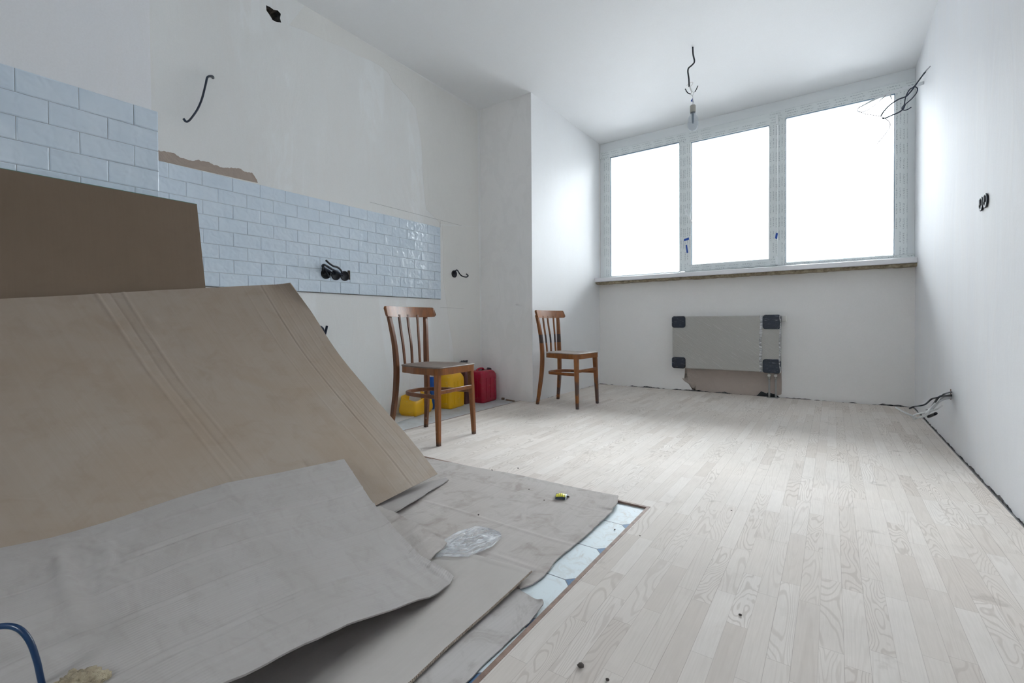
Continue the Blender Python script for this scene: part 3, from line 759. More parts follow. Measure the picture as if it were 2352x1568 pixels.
# ------------------------------------------------------------------ canisters
def rounded_rect(lx, ly, r, n=5):
    out = []
    for cx, cy, a0 in ((lx/2-r, ly/2-r, 0), (-lx/2+r, ly/2-r, 90), (-lx/2+r, -ly/2+r, 180), (lx/2-r, -ly/2+r, 270)):
        for k in range(n+1):
            a = math.radians(a0+90*k/n); out.append((cx+r*math.cos(a), cy+r*math.sin(a)))
    return out
def loft(bm, secs, cap=True):
    rings = [[bm.verts.new(p) for p in s] for s in secs]; N = len(rings[0])
    for a, b in zip(rings, rings[1:]):
        for k in range(N): bm.faces.new((a[k], a[(k+1) % N], b[(k+1) % N], b[k]))
    if cap: bm.faces.new(rings[0][::-1]); bm.faces.new(rings[-1])
    return rings
def canister(name, label, corner, adir, ly, lx, hgt, mat, capmat, handle=True, ribs=3):
    """corner: bottom corner nearest the camera; ly runs along adir, lx to the left of it"""
    a = Vector((*adir, 0)).normalized(); b = Vector((-a.y, a.x, 0))
    if b.x > 0: b = -b
    c = Vector((*corner, TZ))+a*ly/2+b*lx/2
    ang = math.atan2(-b.y, -b.x)
    root = empty(name, c, ang); tag(root, label, 'canister')
    bm = bmesh.new(); S = []
    for z, sx, sy, r in ((0, .90, .90, .02), (.006, .96, .97, .025), (.02, 1, 1, .03), (.10, 1, 1, .03), (hgt*.5, .995, .995, .03), (hgt-.075, 1, 1, .03), (hgt-.045, .97, .97, .03), (hgt-.02, .86, .88, .035), (hgt-.010, .74, .80, .035), (hgt-.004, .55, .66, .03)):
        S.append([Vector((x, y, z)) for x, y in rounded_rect(lx*sx, ly*sy, min(r, lx*.3))])
    loft(bm, S); body = from_bm('body', bm, mat, root, True)
    # raised ribs on the faces
    bm = bmesh.new()
    for i in range(ribs):
        y = -ly*.26+ly*.52*i/max(1, ribs-1)
        box(bm, lx/2-.002, lx/2+.0035, y-.005, y+.005, .04, hgt-.07, bev=.0018)
        x = -lx*.22+lx*.44*i/max(1, ribs-1)
    box(bm, -lx*.2, lx*.2, -ly/2-.0035, -ly/2+.002, .05, hgt-.09, bev=.0018)
    from_bm('rib', bm, mat, root)
    if handle:
        bm = bmesh.new(); sweep(bm, [(0, -ly*.34, hgt-.016), (0, -ly*.28, hgt+.004), (0, -ly*.14, hgt+.012), (0, ly*.04, hgt+.010), (0, ly*.12, hgt-.010)], [.024], [.014], (1, 0, 0), 5, .35)
        from_bm('carry_handle', bm, mat, root, True)
    bm = bmesh.new(); prof = [(.0, -.002), (.024, -.002), (.024, .016), (.021, .020), (0.001, .020)]
    lathe(bm, prof[1:], 20, Matrix.Translation((lx*.16, ly*.30, hgt-.012)) @ Matrix.Rotation(.35, 4, 'X').inverted()); from_bm('screw_cap', bm, capmat, root)
    return root
canister('canister', 'tall yellow plastic canister behind the legs of the nearer chair', (-2.672, 2.913), (-.16, .987), .235, .150, .305, m_yellow, m_yellow)
canister('canister', 'dark red plastic canister with black screw cap in the corner by the column', (-2.622, 3.290), (-.06, .998), .245, .195, .300, m_red, m_black)
# cut-open yellow canister
def cut_can():
    a = Vector((-.24, .97, 0)).normalized(); b = Vector((-a.y, a.x, 0)); b = b if b.x < 0 else -b
    ly, lx = .275, .150; c = Vector((-2.688, 2.515, TZ))+a*ly/2+b*lx/2
    root = empty('cut_canister', c, math.atan2(-b.y, -b.x)); tag(root, 'cut-open yellow plastic canister used as an open tub, behind the nearer chair', 'tub')
    bm = bmesh.new(); S = []
    def sec(z, k, r, top=False, dz=0):
        out = []
        for x, y in rounded_rect(lx*k, ly*k, r, 4):
            zz = z
            if top: zz = .150+.020*(-x/(lx/2))+.012*(y/(ly/2))
            out.append(Vector((x, y, zz)))
        return out
    S = [sec(0, .86, .02), sec(.008, .96, .03), sec(.03, 1.06, .03), sec(.06, 1.07, .03), sec(.10, 1.0, .028), sec(0, .93, .022, True)]
    T = [sec(0, .90, .02, True), sec(.10, .97, .026), sec(.06, 1.03, .028), sec(.03, 1.02, .028), sec(.012, .9, .03), ]
    loft(bm, S+T); o = from_bm('body', bm, m_yellow, root, True)
    bm = bmesh.new(); box(bm, lx*.5-.001, lx*.54, -.010, .0, .03, .13, bev=.001); from_bm('seam', bm, m_yellow, root)
    bm = bmesh.new()
    for x, y in ((0, 0),):
        S = [[Vector((p[0]*.85, p[1]*.85, z)) for p in rounded_rect(lx, ly, .03, 4)] for z in (.012, .05)]
        loft(bm, S)
    from_bm('dried_mix', bm, plain('dried_orange_mix', (.32, .12, .02), .7), root)
    w = tube_obj('stirring_stick', [(-2.80, 2.70, .045), (-2.768, 2.715, .13), (-2.742, 2.722, .19)], .004, m_black)
    tag(w, 'thin black stick leaning inside the cut-open yellow tub', 'stick')
cut_can()
# things squeezed between the canisters
bm = bmesh.new(); box(bm, -2.86, -2.735, 3.175, 3.275, TZ, .315, bev=.004)
tag(from_bm('box', bm, plain('maroon_carton', (.11, .045, .05), .6)), 'narrow maroon carton between the yellow and the red canister', 'box')
bm = bmesh.new(); bmesh.ops.create_icosphere(bm, subdivisions=4, radius=1)
for v in bm.verts:
    d = 1+.45*fbm(v.co, 2.2, 3); v.co = Vector((-2.79+v.co.x*.045*d, 3.225+v.co.y*.045*d, .348+max(-.032, v.co.z*.040*d)))
tag(from_bm('crumpled_bag', bm, m_black, None, False), 'crumpled black plastic bag on top of the maroon carton', 'bag')
bm = bmesh.new(); S = [[Vector((-2.825+x, 2.845+y, z)) for x, y in rounded_rect(w, d, .010, 3)] for z, w, d in ((TZ, .035, .03), (.10, .04, .04), (.262, .05, .06), (.27, .052, .062))]
loft(bm, S); tag(from_bm('scoop', bm, plain('blue_plastic', (.005, .09, .42), .35), None, True), 'blue plastic scoop half hidden behind the tall yellow canister', 'scoop')
# bits of wood in the corner
def stick(name, a, b, r, mat, lab, h=.008):
    a = Vector(a); b = Vector(b); bm = bmesh.new(); sweep(bm, [a, a.lerp(b, .5), b], [r], [h], (0, 0, 1) if abs((b-a).normalized().z) < .9 else (1, 0, 0), 1, .1)
    return tag(from_bm(name, bm, mat), lab, 'wood scrap')
m_scrap = plain('old_timber', (.20, .135, .085), .8)
q = at(1155, 918, 'z', TZ); stick('wood_scrap', (q.x-.012, q.y, TZ+.010), (q.x+.012, q.y+.004, TZ+.010), .020, m_scrap, 'short wood block on the tiled strip right of the red canister', .02)
q = at(1172, 921, 'z', TZ); stick('wood_scrap', (q.x-.055, q.y+.012, TZ+.006), (q.x+.055, q.y-.012, TZ+.006), .012, m_scrap, 'thin wood stick lying at the foot of the column', .016)
# small board under the cut tub
bm = bmesh.new(); prism(bm, [at(u, v, 'z', TZ+.003) for u, v in ((880, 985), (905, 973), (952, 957), (930, 951), (880, 957))], (0, 0, .005))
tag(from_bm('offcut_board', bm, plain('pale_offcut', (.62, .60, .57), .8)), 'thin pale offcut board on the tiled strip in front of the yellow tub', 'board')

# ------------------------------------------------------------------ radiator
def radiator():
    x0, x1, z0, z1 = -1.392, -.398, .245, .785; yf, ybk = 4.965, 5.045
    root = empty('radiator', (x0+.5, ybk, z0)); tag(root, 'grey radiator still wrapped in plastic film with dark corner pads, under the window', 'radiator')
    def rp(o, par=root):
        o.parent = par; o.matrix_parent_inverse = Matrix.Translation(-root.location); return o
    M = Mat('film_wrapped_panel', .22); uv = M.uv(); U, V, _ = M.sep(uv)
    k = M.math('FRACT', M.math('MULTIPLY', U, 8.0))
    ang = M.math('MULTIPLY', M.math('SUBTRACT', k, .5), .9)
    wv = M.noise(M.comb(M.math('MULTIPLY', U, 7.0), M.math('ADD', M.math('MULTIPLY', V, 95.0), M.math('MULTIPLY', ang, 9.0)), M.math('MULTIPLY', U, 2.0)), 1, 3, .6, .5)
    M.color(M.mix(M.ramp(wv, [(.60, 0.0), (.75, .55)]), (.45, .44, .41), (.66, .67, .65)))
    M.bump(wv, .7, .006); M.b.inputs['Coat Weight'].default_value = .2; M.b.inputs['Coat Roughness'].default_value = .1
    bm = bmesh.new(); box(bm, x0, x1, yf, ybk, z0, z1, bev=.008)
    me = bpy.data.meshes.new('panel'); bmesh.ops.recalc_face_normals(bm, faces=bm.faces); bm.to_mesh(me); bm.free()
    ul = me.uv_layers.new(name='UVMap')
    for p in me.polygons:
        for li in p.loop_indices:
            c = me.vertices[me.loops[li].vertex_index].co; ul.data[li].uv = (c.x, c.z)
    rp(link('panel', me, M.m))
    Mp = Mat('dark_corner_pad', .25, (.018, .028, .045)); n = Mp.noise(Mp.mapping(Mp.obj(), (20, 20, 90), (0, .6, 0)), 1, 3, .6)
    Mp.color(Mp.mix(Mp.ramp(n, [(.58, 0.0), (.74, .6)]), (.016, .024, .04), (.25, .29, .34))); Mp.bump(n, .5, .005)
    for a, b, c, d in ((x0-.004, x0+.135, z1-.118, z1+.004), (x0-.004, x0+.135, z0-.004, z0+.115), (x1-.148, x1+.003, z1-.130, z1+.006), (x1-.148, x1+.003, z0-.008, z0+.125)):
        bm = bmesh.new(); P = [(x+(a+b)/2, z+(c+d)/2) for x, z in rounded_rect(b-a, d-c, .026, 5)]
        S = [[Vector((x, y, z)) for x, z in P] for y in (yf+.05, yf-.004)]
        Sx = [[Vector((((a+b)/2)+(x-(a+b)/2)*.94, yf-.010, (c+d)/2+(z-(c+d)/2)*.94)) for x, z in P]]
        loft(bm, S+Sx); rp(from_bm('corner_pad', bm, Mp.m))
    # gathered film bands
    mw = film_mat('bunched_white_film', (.70, .71, .71), .45, .35, (1, .25, 1))
    def band(xc, wd):
        def P(a, b):
            z = z0+(z1-z0)*a; x = xc+.008*nz((0, 0, z), 9, xc)+wd*(b-.5)*(1+.3*nz((0, 0, z), 20)); return Vector((x, yf-.003-.010*math.sin(PI*b)*(1+.6*nz((x, 0, z), 40)), z))
        return rp(grid_sheet('film_band', P, 50, 6, .0008, mw, None, .5, .03))
    band(x1-.165, .022); band(x1-.006, .012)
    rp(boxes('wall_bracket', [(x1+.004, x1+.042, 5.0, 5.056, z1-.06, z1-.004)], m_cap, bev=.004))
    for px in (1767, 1782):
        p = at(px, 865, 'y', 5.0); x = p.x
        bm = bmesh.new(); lathe(bm, [(.010, .0), (.013, .002), (.013, .022), (.009, .026)], 14, Matrix.Translation((x, 5.0, .178))); lathe(bm, [(.009, .0), (.009, .03)], 12, Matrix.Translation((x, 5.0, .203))); v = rp(from_bm('valve', bm, m_valve, None, True))
        bm = bmesh.new(); lathe(bm, [(.012, .0), (.014, .003), (.014, .018), (.010, .021)], 14, Matrix.Translation((x, 4.99, .215)) @ Matrix.Rotation(PI/2, 4, 'X')); cp = from_bm('valve_cap', bm, m_cap, None, True); cp.parent = v; cp.matrix_parent_inverse = Matrix()
        rp(tube_obj('pipe', [(x, 5.0, -.002), (x, 5.0, .09), (x, 5.0, .185)], .0085, m_steel, seg=12, n=2))
    xa, xb = at(1767, 865, 'y', 5.0).x, at(1782, 865, 'y', 5.0).x
    rp(boxes('valve_bridge', [(xa, xb, 4.994, 5.006, .219, .227)], m_valve))
    rp(boxes('floor_plate', [(xa-.02, xb+.02, 4.985, 5.015, 0.0, .003)], m_steel))
radiator()

# ------------------------------------------------------------------ bulb on its cable
def bulb():
    y = 3.716; P = lambda u, v, dy=0: at(u, v, 'y', y+dy)
    top = P(1591, 108); top.z = CEIL
    root = empty('hanging_bulb', top); tag(root, 'bare frosted light bulb hanging from a kinked black cable', 'light bulb')
    def rp(o): o.parent = root; o.matrix_parent_inverse = Matrix.Translation(-root.location); return o
    rp(tube_obj('cable', [top, P(1592, 125), P(1595, 141), P(1590, 149), P(1582, 156), P(1580, 164), P(1582, 180), P(1583, 199)], .0058, m_cable))
    rp(tube_obj('wire', [P(1583, 198), P(1587, 208), P(1588, 212), P(1586, 216)], .0018, m_copper))
    rp(tube_obj('wire', [P(1585, 198), P(1590, 210), P(1594, 212), P(1596, 209), P(1592, 217), P(1591, 223), P(1594, 240), P(1594, 243)], .0016, m_cable_w))
    rp(tube_obj('wire', [P(1586, 216), P(1591, 222), P(1591, 232), P(1590, 243)], .0016, m_cable_w))
    rp(tube_obj('wire', [P(1577, 197), P(1584, 191), P(1591, 189), P(1590, 194), P(1585, 199)], .0012, m_copper))
    rp(tube_obj('insulated_end', [P(1574, 204), P(1577, 210), P(1581, 214), P(1586, 216)], .0038, m_cable))
    rp(tube_obj('insulated_end', [P(1596, 211), P(1599, 206), P(1603, 197)], .0034, m_cable))
    t = P(1589, 229); bm = bmesh.new(); prism(bm, [P(1591, 225), P(1592, 234), P(1586, 232)], (0, .006, 0)); rp(from_bm('tape_flag', bm, m_tape))
    b0 = P(1591.5, 300); b1 = P(1591.5, 258); b2 = P(1591.5, 242); x = b0.x
    hz = b1.z-b0.z; R = .0385
    prof = [(.002, 0), (R*.35, hz*.012), (R*.62, hz*.05), (R*.85, hz*.13), (R*.97, hz*.25), (R, hz*.36), (R, hz*.58), (R*.96, hz*.66), (R*.80, hz*.76), (R*.60, hz*.85), (R*.50, hz*.93), (R*.48, hz*1.0)]
    bm = bmesh.new(); lathe(bm, prof, 28, Matrix.Translation((x, y, b0.z))); rp(from_bm('glass_globe', bm, m_bulbglass, None, True))
    bm = bmesh.new(); lathe(bm, [(.014, 0), (.010, .004), (.008, hz*.5), (.004, hz*.6)][::1], 10, Matrix.Translation((x, y, b1.z-.003)) @ Matrix.Rotation(PI, 4, 'X')); rp(from_bm('filament_stem', bm, plain('stem_glass', (.12, .16, .2), .3), None, True))
    bm = bmesh.new(); lathe(bm, [(.019, 0), (.021, .004), (.021, b2.z-b1.z-.006), (.018, b2.z-b1.z)], 20, Matrix.Translation((x, y, b1.z))); rp(from_bm('socket', bm, plain('grey_ceramic', (.40, .39, .35), .6), None, True))
    bm = bmesh.new(); lathe(bm, [(.0185, 0), (.0185, .008)], 20, Matrix.Translation((x, y, b1.z-.009))); rp(from_bm('screw_base', bm, plain('dark_metal', (.10, .11, .12), .35, Metallic=.8), None, True))
bulb()

# ------------------------------------------------------------------ cables and sockets on the walls
def cable_thing(name, label, cat, parts, base):
    root = empty(name, base); tag(root, label, cat)
    for nm, pts, r, mat, kw in parts:
        if r < 0:
            bm = bmesh.new(); sweep(bm, pts, [-r*1.25, -r, -r*.8, -r*.45], [.005], (0, 0, 1), 6, .3); o = from_bm(nm, bm, mat, None, True)
        else: o = tube_obj(nm, pts, r, mat, **kw)
        o.parent = root; o.matrix_parent_inverse = Matrix.Translation(-root.location)
    return root
def addp(root, o): o.parent = root; o.matrix_parent_inverse = Matrix.Translation(-root.location); return o
X = lambda u, v, d=0: at(u, v, 'x', XL+d)
cable_thing('wall_cable', 'thick black cable hooking out of the upper left wall', 'cable',
    [('cable', [X(490, 181, -.01), X(488, 176, .02), X(482, 175, .04), X(476, 178, .05), X(472, 195, .05), X(464, 226, .05), X(455, 248, .05), X(445, 264, .05), X(434, 277, .05), X(427, 279, .05), X(421, 272, .05)], .0085, m_cable_b, {'flat': .6})], X(490, 181))
r = cable_thing('wall_cable', 'black cable stub low on the wall, beside the leaning cardboard edge', 'cable',
    [('cable', [X(744, 775, 0), X(748, 762, .02), X(751, 748, .03)], .008, m_cable_b, {}), ('cable', [X(745, 765, .015), X(743, 756, .03), X(737, 750, .03), X(728, 750, .035)], .0065, m_cable_b, {})], X(744, 775))
# three socket boxes in the tiles
root = cable_thing('triple_socket_box', 'row of three black socket boxes with looping cables in the blue tiles', 'socket box',
    [('cable', [X(786, 632, .012), X(784, 622, .05), X(776, 614, .065), X(766, 611, .07), X(757, 605, .08), X(749, 598, .09)], .0065, m_cable, {}),
     ('cable', [X(765, 628, .012), X(756, 622, .04), X(742, 613, .05), X(741, 609, .05), X(746, 608, .05), X(760, 617, .055), X(775, 624, .05), X(788, 633, .02)], .0062, m_cable_b, {}),
     ('cable', [X(744, 612, .04), X(748, 622, .045), X(754, 632, .03), X(758, 636, .015)], .005, m_cable, {}),
     ('cable', [X(744, 628, .015), X(741, 618, .045), X(744, 609, .06), X(752, 611, .055), X(764, 619, .04), X(770, 629, .015)], .0055, m_cable, {})], X(765, 630))
for u, v in ((745.5, 629), (768, 632), (788.5, 634)):
    p = X(u, v); bm = bmesh.new()
    M_ = Matrix.Translation((XL+.008, p.y, p.z)) @ Matrix.Rotation(PI/2, 4, 'Y')
    lathe(bm, [(.034, 0), (.035, .004), (.035, .012), (.030, .013), (.029, .0085)], 24, M_); addp(root, from_bm('socket_cup', bm, m_black, None, True))
p = X(800, 631); bm = bmesh.new(); box(bm, XL+.003, XL+.0135, p.y-.014, p.y+.006, p.z-.035, p.z+.03); addp(root, from_bm('cut_notch', bm, m_hole))
root = cable_thing('socket_box', 'single black socket box with a curling cable, right of the tile band', 'socket box',
    [('cable', [X(1044, 628, .01), X(1047, 621, .03), X(1051, 621, .04), X(1056, 629, .045), X(1062, 634, .05), X(1071, 636, .055), X(1075, 633, .055), X(1071, 629, .055)], .0058, m_cable, {})], X(1042, 629))
p = X(1042, 629); bm = bmesh.new(); lathe(bm, [(.030, 0), (.033, .003), (.034, .010), (.026, .012), (.022, .006)], 20, Matrix.Translation((XL+.001, p.y, p.z)) @ Matrix.Rotation(PI/2, 4, 'Y')); addp(root, from_bm('socket_cup', bm, m_black, None, True))
# pencil marks and small round clips on the left wall
m_pencil = plain('pencil_line', (.42, .42, .42), .9)
pm = boxes('pencil_marks', [(XL, XL+.0012, .0, .001, 0, .001)], m_pencil, wl); 
bm = bmesh.new()
for a, b in (((850, 464), (1060, 518)), ((1012, 706), (1065, 708)), ((1011, 508), (1011, 522))):
    A, B = X(*a, .001), X(*b, .001); tube(bm, [A, B], .0012, 4)
from_bm('pencil_line', bm, m_pencil, wl); bpy.data.objects.remove(pm)
# right wall: twin sockets
XRp = lambda u, v, d=0: at(u, v, 'x', XR-d)
root = empty('socket_box', XRp(2262, 465)); tag(root, 'pair of black oval socket boxes set in the right wall', 'socket box')
for u, v, in ((2257, 468), (2267, 460)):
    p = XRp(u, v); bm = bmesh.new(); lathe(bm, [(.030, 0), (.033, .003), (.033, .006), (.026, .007), (.022, .003)], 24, Matrix.Translation((XR-.001, p.y, p.z)) @ Matrix.Rotation(-PI/2, 4, 'Y')); c_ = addp(root, from_bm('socket_cup', bm, m_black, None, True))
    bm = bmesh.new(); box(bm, XR-.012, XR-.002, p.y-.008, p.y+.006, p.z-.006, p.z+.020, bev=.002); addp(root, from_bm('terminal', bm, plain('terminal_grey', (.10, .10, .11), .6)))
# low cable bundle
B = lambda u, v, d: at(u, v, 'x', XR-d)
s0 = (2184, 905)
cable_thing('cable_bundle', 'bundle of black and white cables spilling from the right wall near the floor', 'cables',
    [('black_cable', [B(2186, 900, 0), B(2170, 904, .06), B(2155, 912, .09), B(2140, 916, .11), B(2125, 928, .14), B(2110, 932, .17), B(2098, 934, .20), B(2089, 938, .215)], .0045, m_cable, {}),
     ('black_cable', [B(2186, 907, 0), B(2168, 909, .05), B(2156, 912, .08), B(2146, 926, .09), B(2138, 938, .10), B(2131, 951, .10), B(2134, 957, .09), B(2149, 951, .075)], .0055, m_cable, {}),
     ('white_cable', [B(2186, 912, 0), B(2165, 915, .05), B(2152, 922, .08), B(2138, 937, .11), B(2126, 950, .135), B(2112, 958, .15), B(2100, 962, .17), B(2097, 957, .18), B(2104, 951, .17), B(2125, 947, .13), B(2150, 940, .09), B(2162, 933, .07), B(2165, 930, .065)], .0045, m_cable_w, {}),
     ('white_cable', [B(2186, 914, 0), B(2168, 917, .04), B(2155, 925, .07), B(2140, 942, .10), B(2127, 954, .12), B(2108, 959, .16), B(2090, 952, .20), B(2072, 944, .25), B(2057, 935, .28)], .0040, m_cable_w, {}),
     ('grey_cable', [B(2186, 909, 0), B(2166, 912, .05), B(2150, 926, .08), B(2139, 939, .09), B(2127, 940, .11)], .0045, m_cable_g, {}),
     ('black_cable_end', [B(2132, 957, .09), B(2140, 953, .08), B(2150, 949, .07)], .0075, m_cable, {})], B(*s0, 0))
p0, p1_ = XRp(2184, 893), XRp(2184, 918)
flat_patch('cable_slot', [(XR, p0.y+.012, p0.z), (XR, p0.y-.012, p0.z), (XR, p1_.y-.010, p1_.z), (XR, p1_.y+.012, p1_.z)], (-1, 0, 0), .001, plain('rusty_slot', (.16, .08, .05), .9), bpy.data.objects['wall_right'], amp=.004)
# high cables by the window
p = XRp(2122, 190); q0 = Vector((XR, p.y, p.z))
Yc = lambda u, v, y: at(u, v, 'y', y)
yy = q0.y
cable_thing('grey_ribbon_cable', 'flat pale grey cable looping out of the right wall in front of the window', 'cable',
    [('flat_cable', [Vector((XR+.003, yy, q0.z)), Yc(2112, 193, yy-.01), Yc(2095, 200, yy-.02), Yc(2072, 204, yy-.03), Yc(2050, 213, yy-.04), Yc(2020, 223, yy-.05), Yc(1990, 238, yy-.06), Yc(1973, 247, yy-.06)], -.020, m_cable_p, {}),
     ('ribbon_end', [Yc(1973, 247, yy-.06), Yc(1969, 252, yy-.06), Yc(1972, 256, yy-.06), Yc(1985, 256, yy-.06), Yc(2005, 245, yy-.06), Yc(2022, 230, yy-.06), Yc(2035, 219, yy-.05)], .0032, m_cable_g, {}),
     ('thin_wire', [Yc(1977, 258, yy-.06), Yc(1990, 262, yy-.07), Yc(2010, 265, yy-.08), Yc(2024, 268, yy-.08), Yc(2036, 274, yy-.08), Yc(2044, 283, yy-.08), Yc(2042, 295, yy-.08), Yc(2030, 312, yy-.08), Yc(2014, 331, yy-.08)], .0028, plain('fine_wire', (.3, .25, .27), .4), {}),
     ('clip', [Yc(2044, 216, yy-.05), Yc(2046, 222, yy-.05), Yc(2048, 228, yy-.05)], .006, m_cable_w, {'flat': .4})], q0)
pb = XRp(2137, 152); yb2 = yy-.10
pe = at(2137, 152, 'x', XR)
cable_thing('black_cable_loop', 'tangled thin black cable loops hanging out of the right wall by the window corner', 'cable',
    [('cable', [Vector((XR+.003, pe.y, pe.z)), Yc(2126, 164, yb2), Yc(2114, 180, yb2), Yc(2104, 194, yb2), Yc(2094, 208, yb2), Yc(2086, 217, yb2), Yc(2080, 222, yb2), Yc(2062, 229, yb2), Yc(2043, 242, yb2), Yc(2030, 256, yb2), Yc(2023, 267, yb2)], .0050, m_cable_b, {}),
     ('cable', [Yc(2134, 156, yb2+.01), Yc(2118, 175, yb2), Yc(2100, 198, yb2), Yc(2090, 205, yb2), Yc(2083, 216, yb2), Yc(2079, 228, yb2), Yc(2077, 240, yb2), Yc(2072, 247, yb2), Yc(2073, 252, yb2), Yc(2077, 246, yb2), Yc(2079, 240, yb2), Yc(2094, 227, yb2), Yc(2105, 213, yb2), Yc(2107, 203, yb2), Yc(2100, 198, yb2)], .0038, m_cable_b, {}),
     ('cable', [Yc(2079, 240, yb2), Yc(2074, 250, yb2), Yc(2066, 257, yb2), Yc(2050, 264, yb2), Yc(2034, 271, yb2), Yc(2026, 272, yb2)], .0052, m_cable_b, {}),
     ('cable', [Yc(2073, 252, yb2), Yc(2079, 253, yb2), Yc(2087, 250, yb2), Yc(2093, 246, yb2)], .0038, m_cable_b, {})], Vector((XR, pe.y, pe.z)))

# ------------------------------------------------------------------ cardboard
# A: dark brown smooth board standing on edge, leaning back against the shaft wall
def board_A(a, b):
    # a along the wall, b from foot to top
    y = -1.0+a*(.832+1.0); z = TZ+.003+b*(1.2345-TZ-.003)
    x = -1.957+(-2.188+1.957)*b
    y += .006*(1-b)
    return Vector((x, y, z))
A = grid_sheet('brown_board', board_A, 20, 14, .010, m_cb_smooth, None, 1.83, 1.25)
tag(A, 'smooth dark brown board standing upright against the near tiled wall', 'cardboard')
m_green = plain('green_tinged_edge', (.10, .22, .19), .6)
bm = bmesh.new(); sweep(bm, [board_A(0, 1)+Vector((0, 0, .0012)), board_A(.5, 1)+Vector((0, 0, .0012)), board_A(1, 1)+Vector((0, 0, .0012))], [.0102], [.0022], (1, 0, 0), 1, .05)
o = from_bm('top_edge', bm, m_green, A)

# B: big leaning sheet, foot on the floor, top against board A
BP = [Vector((-2.109, 1.21, .925)), Vector((-2.062, 1.24, .832)), Vector((-2.014, 1.27, .739)), Vector((-1.919, 1.32, .584)), Vector((-1.737, 1.40, .361)), Vector((-1.588, 1.45, .208)), Vector((-1.461, 1.50, .051))]
BS = catmull(BP, 8)
BLEN = 1.9
def B_raw(s, t):
    p = poly_at(BS, s)
    dx = .024*(1-s)+.075*s; dz = -.118*(1-s)**1.3-.045*s
    off = Vector((dx, -1, dz))*t
    if s > .5:
        # the foot settles on the floor and stays there
        pass
    q = p+off
    if q.z < TZ+.026: q.z = TZ+.026
    return q
def ridge(x, c, w, h): return h*math.exp(-((x-c)/w)**2)
def B_sheet(a, b):
    t = (1-a)*BLEN; s = b
    p = B_raw(s, t)
    d = 1e-3
    n = (B_raw(min(1, s+d), t)-B_raw(max(0, s-d), t)).cross(Vector((0, -1, 0))).normalized()
    if n.x < 0: n = -n
    h = 0
    for c, w, hh in ((.155, .0022, .0013), (.163, .002, -.0012), (.655, .0035, .0028), (.69, .0035, -.003), (.725, .004, .003), (.075, .0022, .0012), (.045, .002, -.001), (.108, .002, .001), (.24, .002, .0008), (.132, .0015, -.0008)):
        cc = c+.010*s*(1 if c > .5 else .4)+.004*nz((s, 0, 0), 4, c*10)
        fade = 1 if c < .5 else max(0, 1-1.1*s)+.12
        h += ridge(t, cc, w, hh*fade)
    h += .006*fbm((t, s, 0), 1.6, 5)+.0015*fbm((t, s, 0), 9, 2)*(1 if t > .5 else .5)
    # small dents
    for dt, ds, r_, hh in ((.50, .78, .012, -.004), (.80, .45, .02, .004), (1.25, .88, .02, .003), (.62, .12, .015, .003)):
        h += hh*math.exp(-(((t-dt)/r_)**2+((s-ds)/(r_*1.5))**2))
    p = p+n*h
    # curled top corner
    q = (1-t/.135)*.115-(s); 
    if t < .12 and s < .15:
        k = max(0, (1-t/.12)-(s/.15))
        p += Vector((0, -.050, -.030))*k**1.5+n*.060*k**1.5
    p.z = max(p.z, TZ+.024)
    return p
Bo = grid_sheet('cardboard_sheet', B_sheet, 520, 90, .005, m_cb_big, None, BLEN, 1.15)
tag(Bo, 'biggest tan cardboard sheet, leaning and sagging from the dark board down to the floor', 'cardboard')
# ragged fluted top edge of the big sheet
# lower fold of the big sheet, a narrow strip showing under its foot
def quad(pts, n1=20, n2=8, zf=None):
    a, b, c, d = [Vector(p) for p in pts]
    def P(u, v):
        p = a*(1-u)*(1-v)+b*u*(1-v)+c*u*v+d*(1-u)*v
        if zf: p.z += zf(u, v, p)
        return p
    return P
fa = at(1031, 1102, 'z', .010); fb = at(912, 1173, 'z', .030); fc = at(820, 1215, 'z', .038); fd = at(880, 1120, 'z', .020); fd2 = at(1000, 1075, 'z', .008)
strip = coons(jag([fc, fb, at(960, 1145, 'z', .022), at(1000, 1120, 'z', .015), fa], .004, .02, 3), [fc+Vector((-.20, .0, -.020)), Vector((-1.54, 1.25, .0105)), Vector((-1.51, 1.45, .0105)), fa+Vector((-.03, .01, .001))],
              [fc, fc+Vector((-.20, .0, -.020))], [fa, fa+Vector((-.03, .01, .001))])
o = grid_sheet('cardboard_flap', strip, 40, 8, .004, m_cb_light, None, .5, .2)
tag(o, 'narrow grey cardboard strip with pointed torn tip under the foot of the biggest sheet', 'cardboard')

# D: trodden cardboard lying flat over the tiled floor
Zf = lambda x, y: .0035 if y > Y2-.03 else TZ+.004+(.0075)*max(0, min(1, (y-(Y2-.35))/.32))
def lay(pts, dz=0):
    out = []
    for u, v in pts:
        p = at(u, v, 'z', .0)
        z = Zf(p.x, p.y)+dz; p = at(u, v, 'z', z); out.append(p)
    return out
far = [Vector((-2.25, 1.770, .0035))]+lay([(975, 1052), (1060, 1068), (1200, 1094), (1310, 1118), (1420, 1141)])
right = lay([(1420, 1141), (1418, 1160), (1400, 1182), (1385, 1196), (1358, 1222), (1325, 1250), (1300, 1270), (1272, 1295), (1250, 1325), (1222, 1345), (1195, 1354)])
near = [Vector((-2.25, .95, TZ+.004)), Vector((-1.5, .98, TZ+.004)), right[-1]]
left = [far[0], near[0]]
base_D = coons(jag(far, .004, .03, 1), near, left, jag(right, .003, .02, 6))
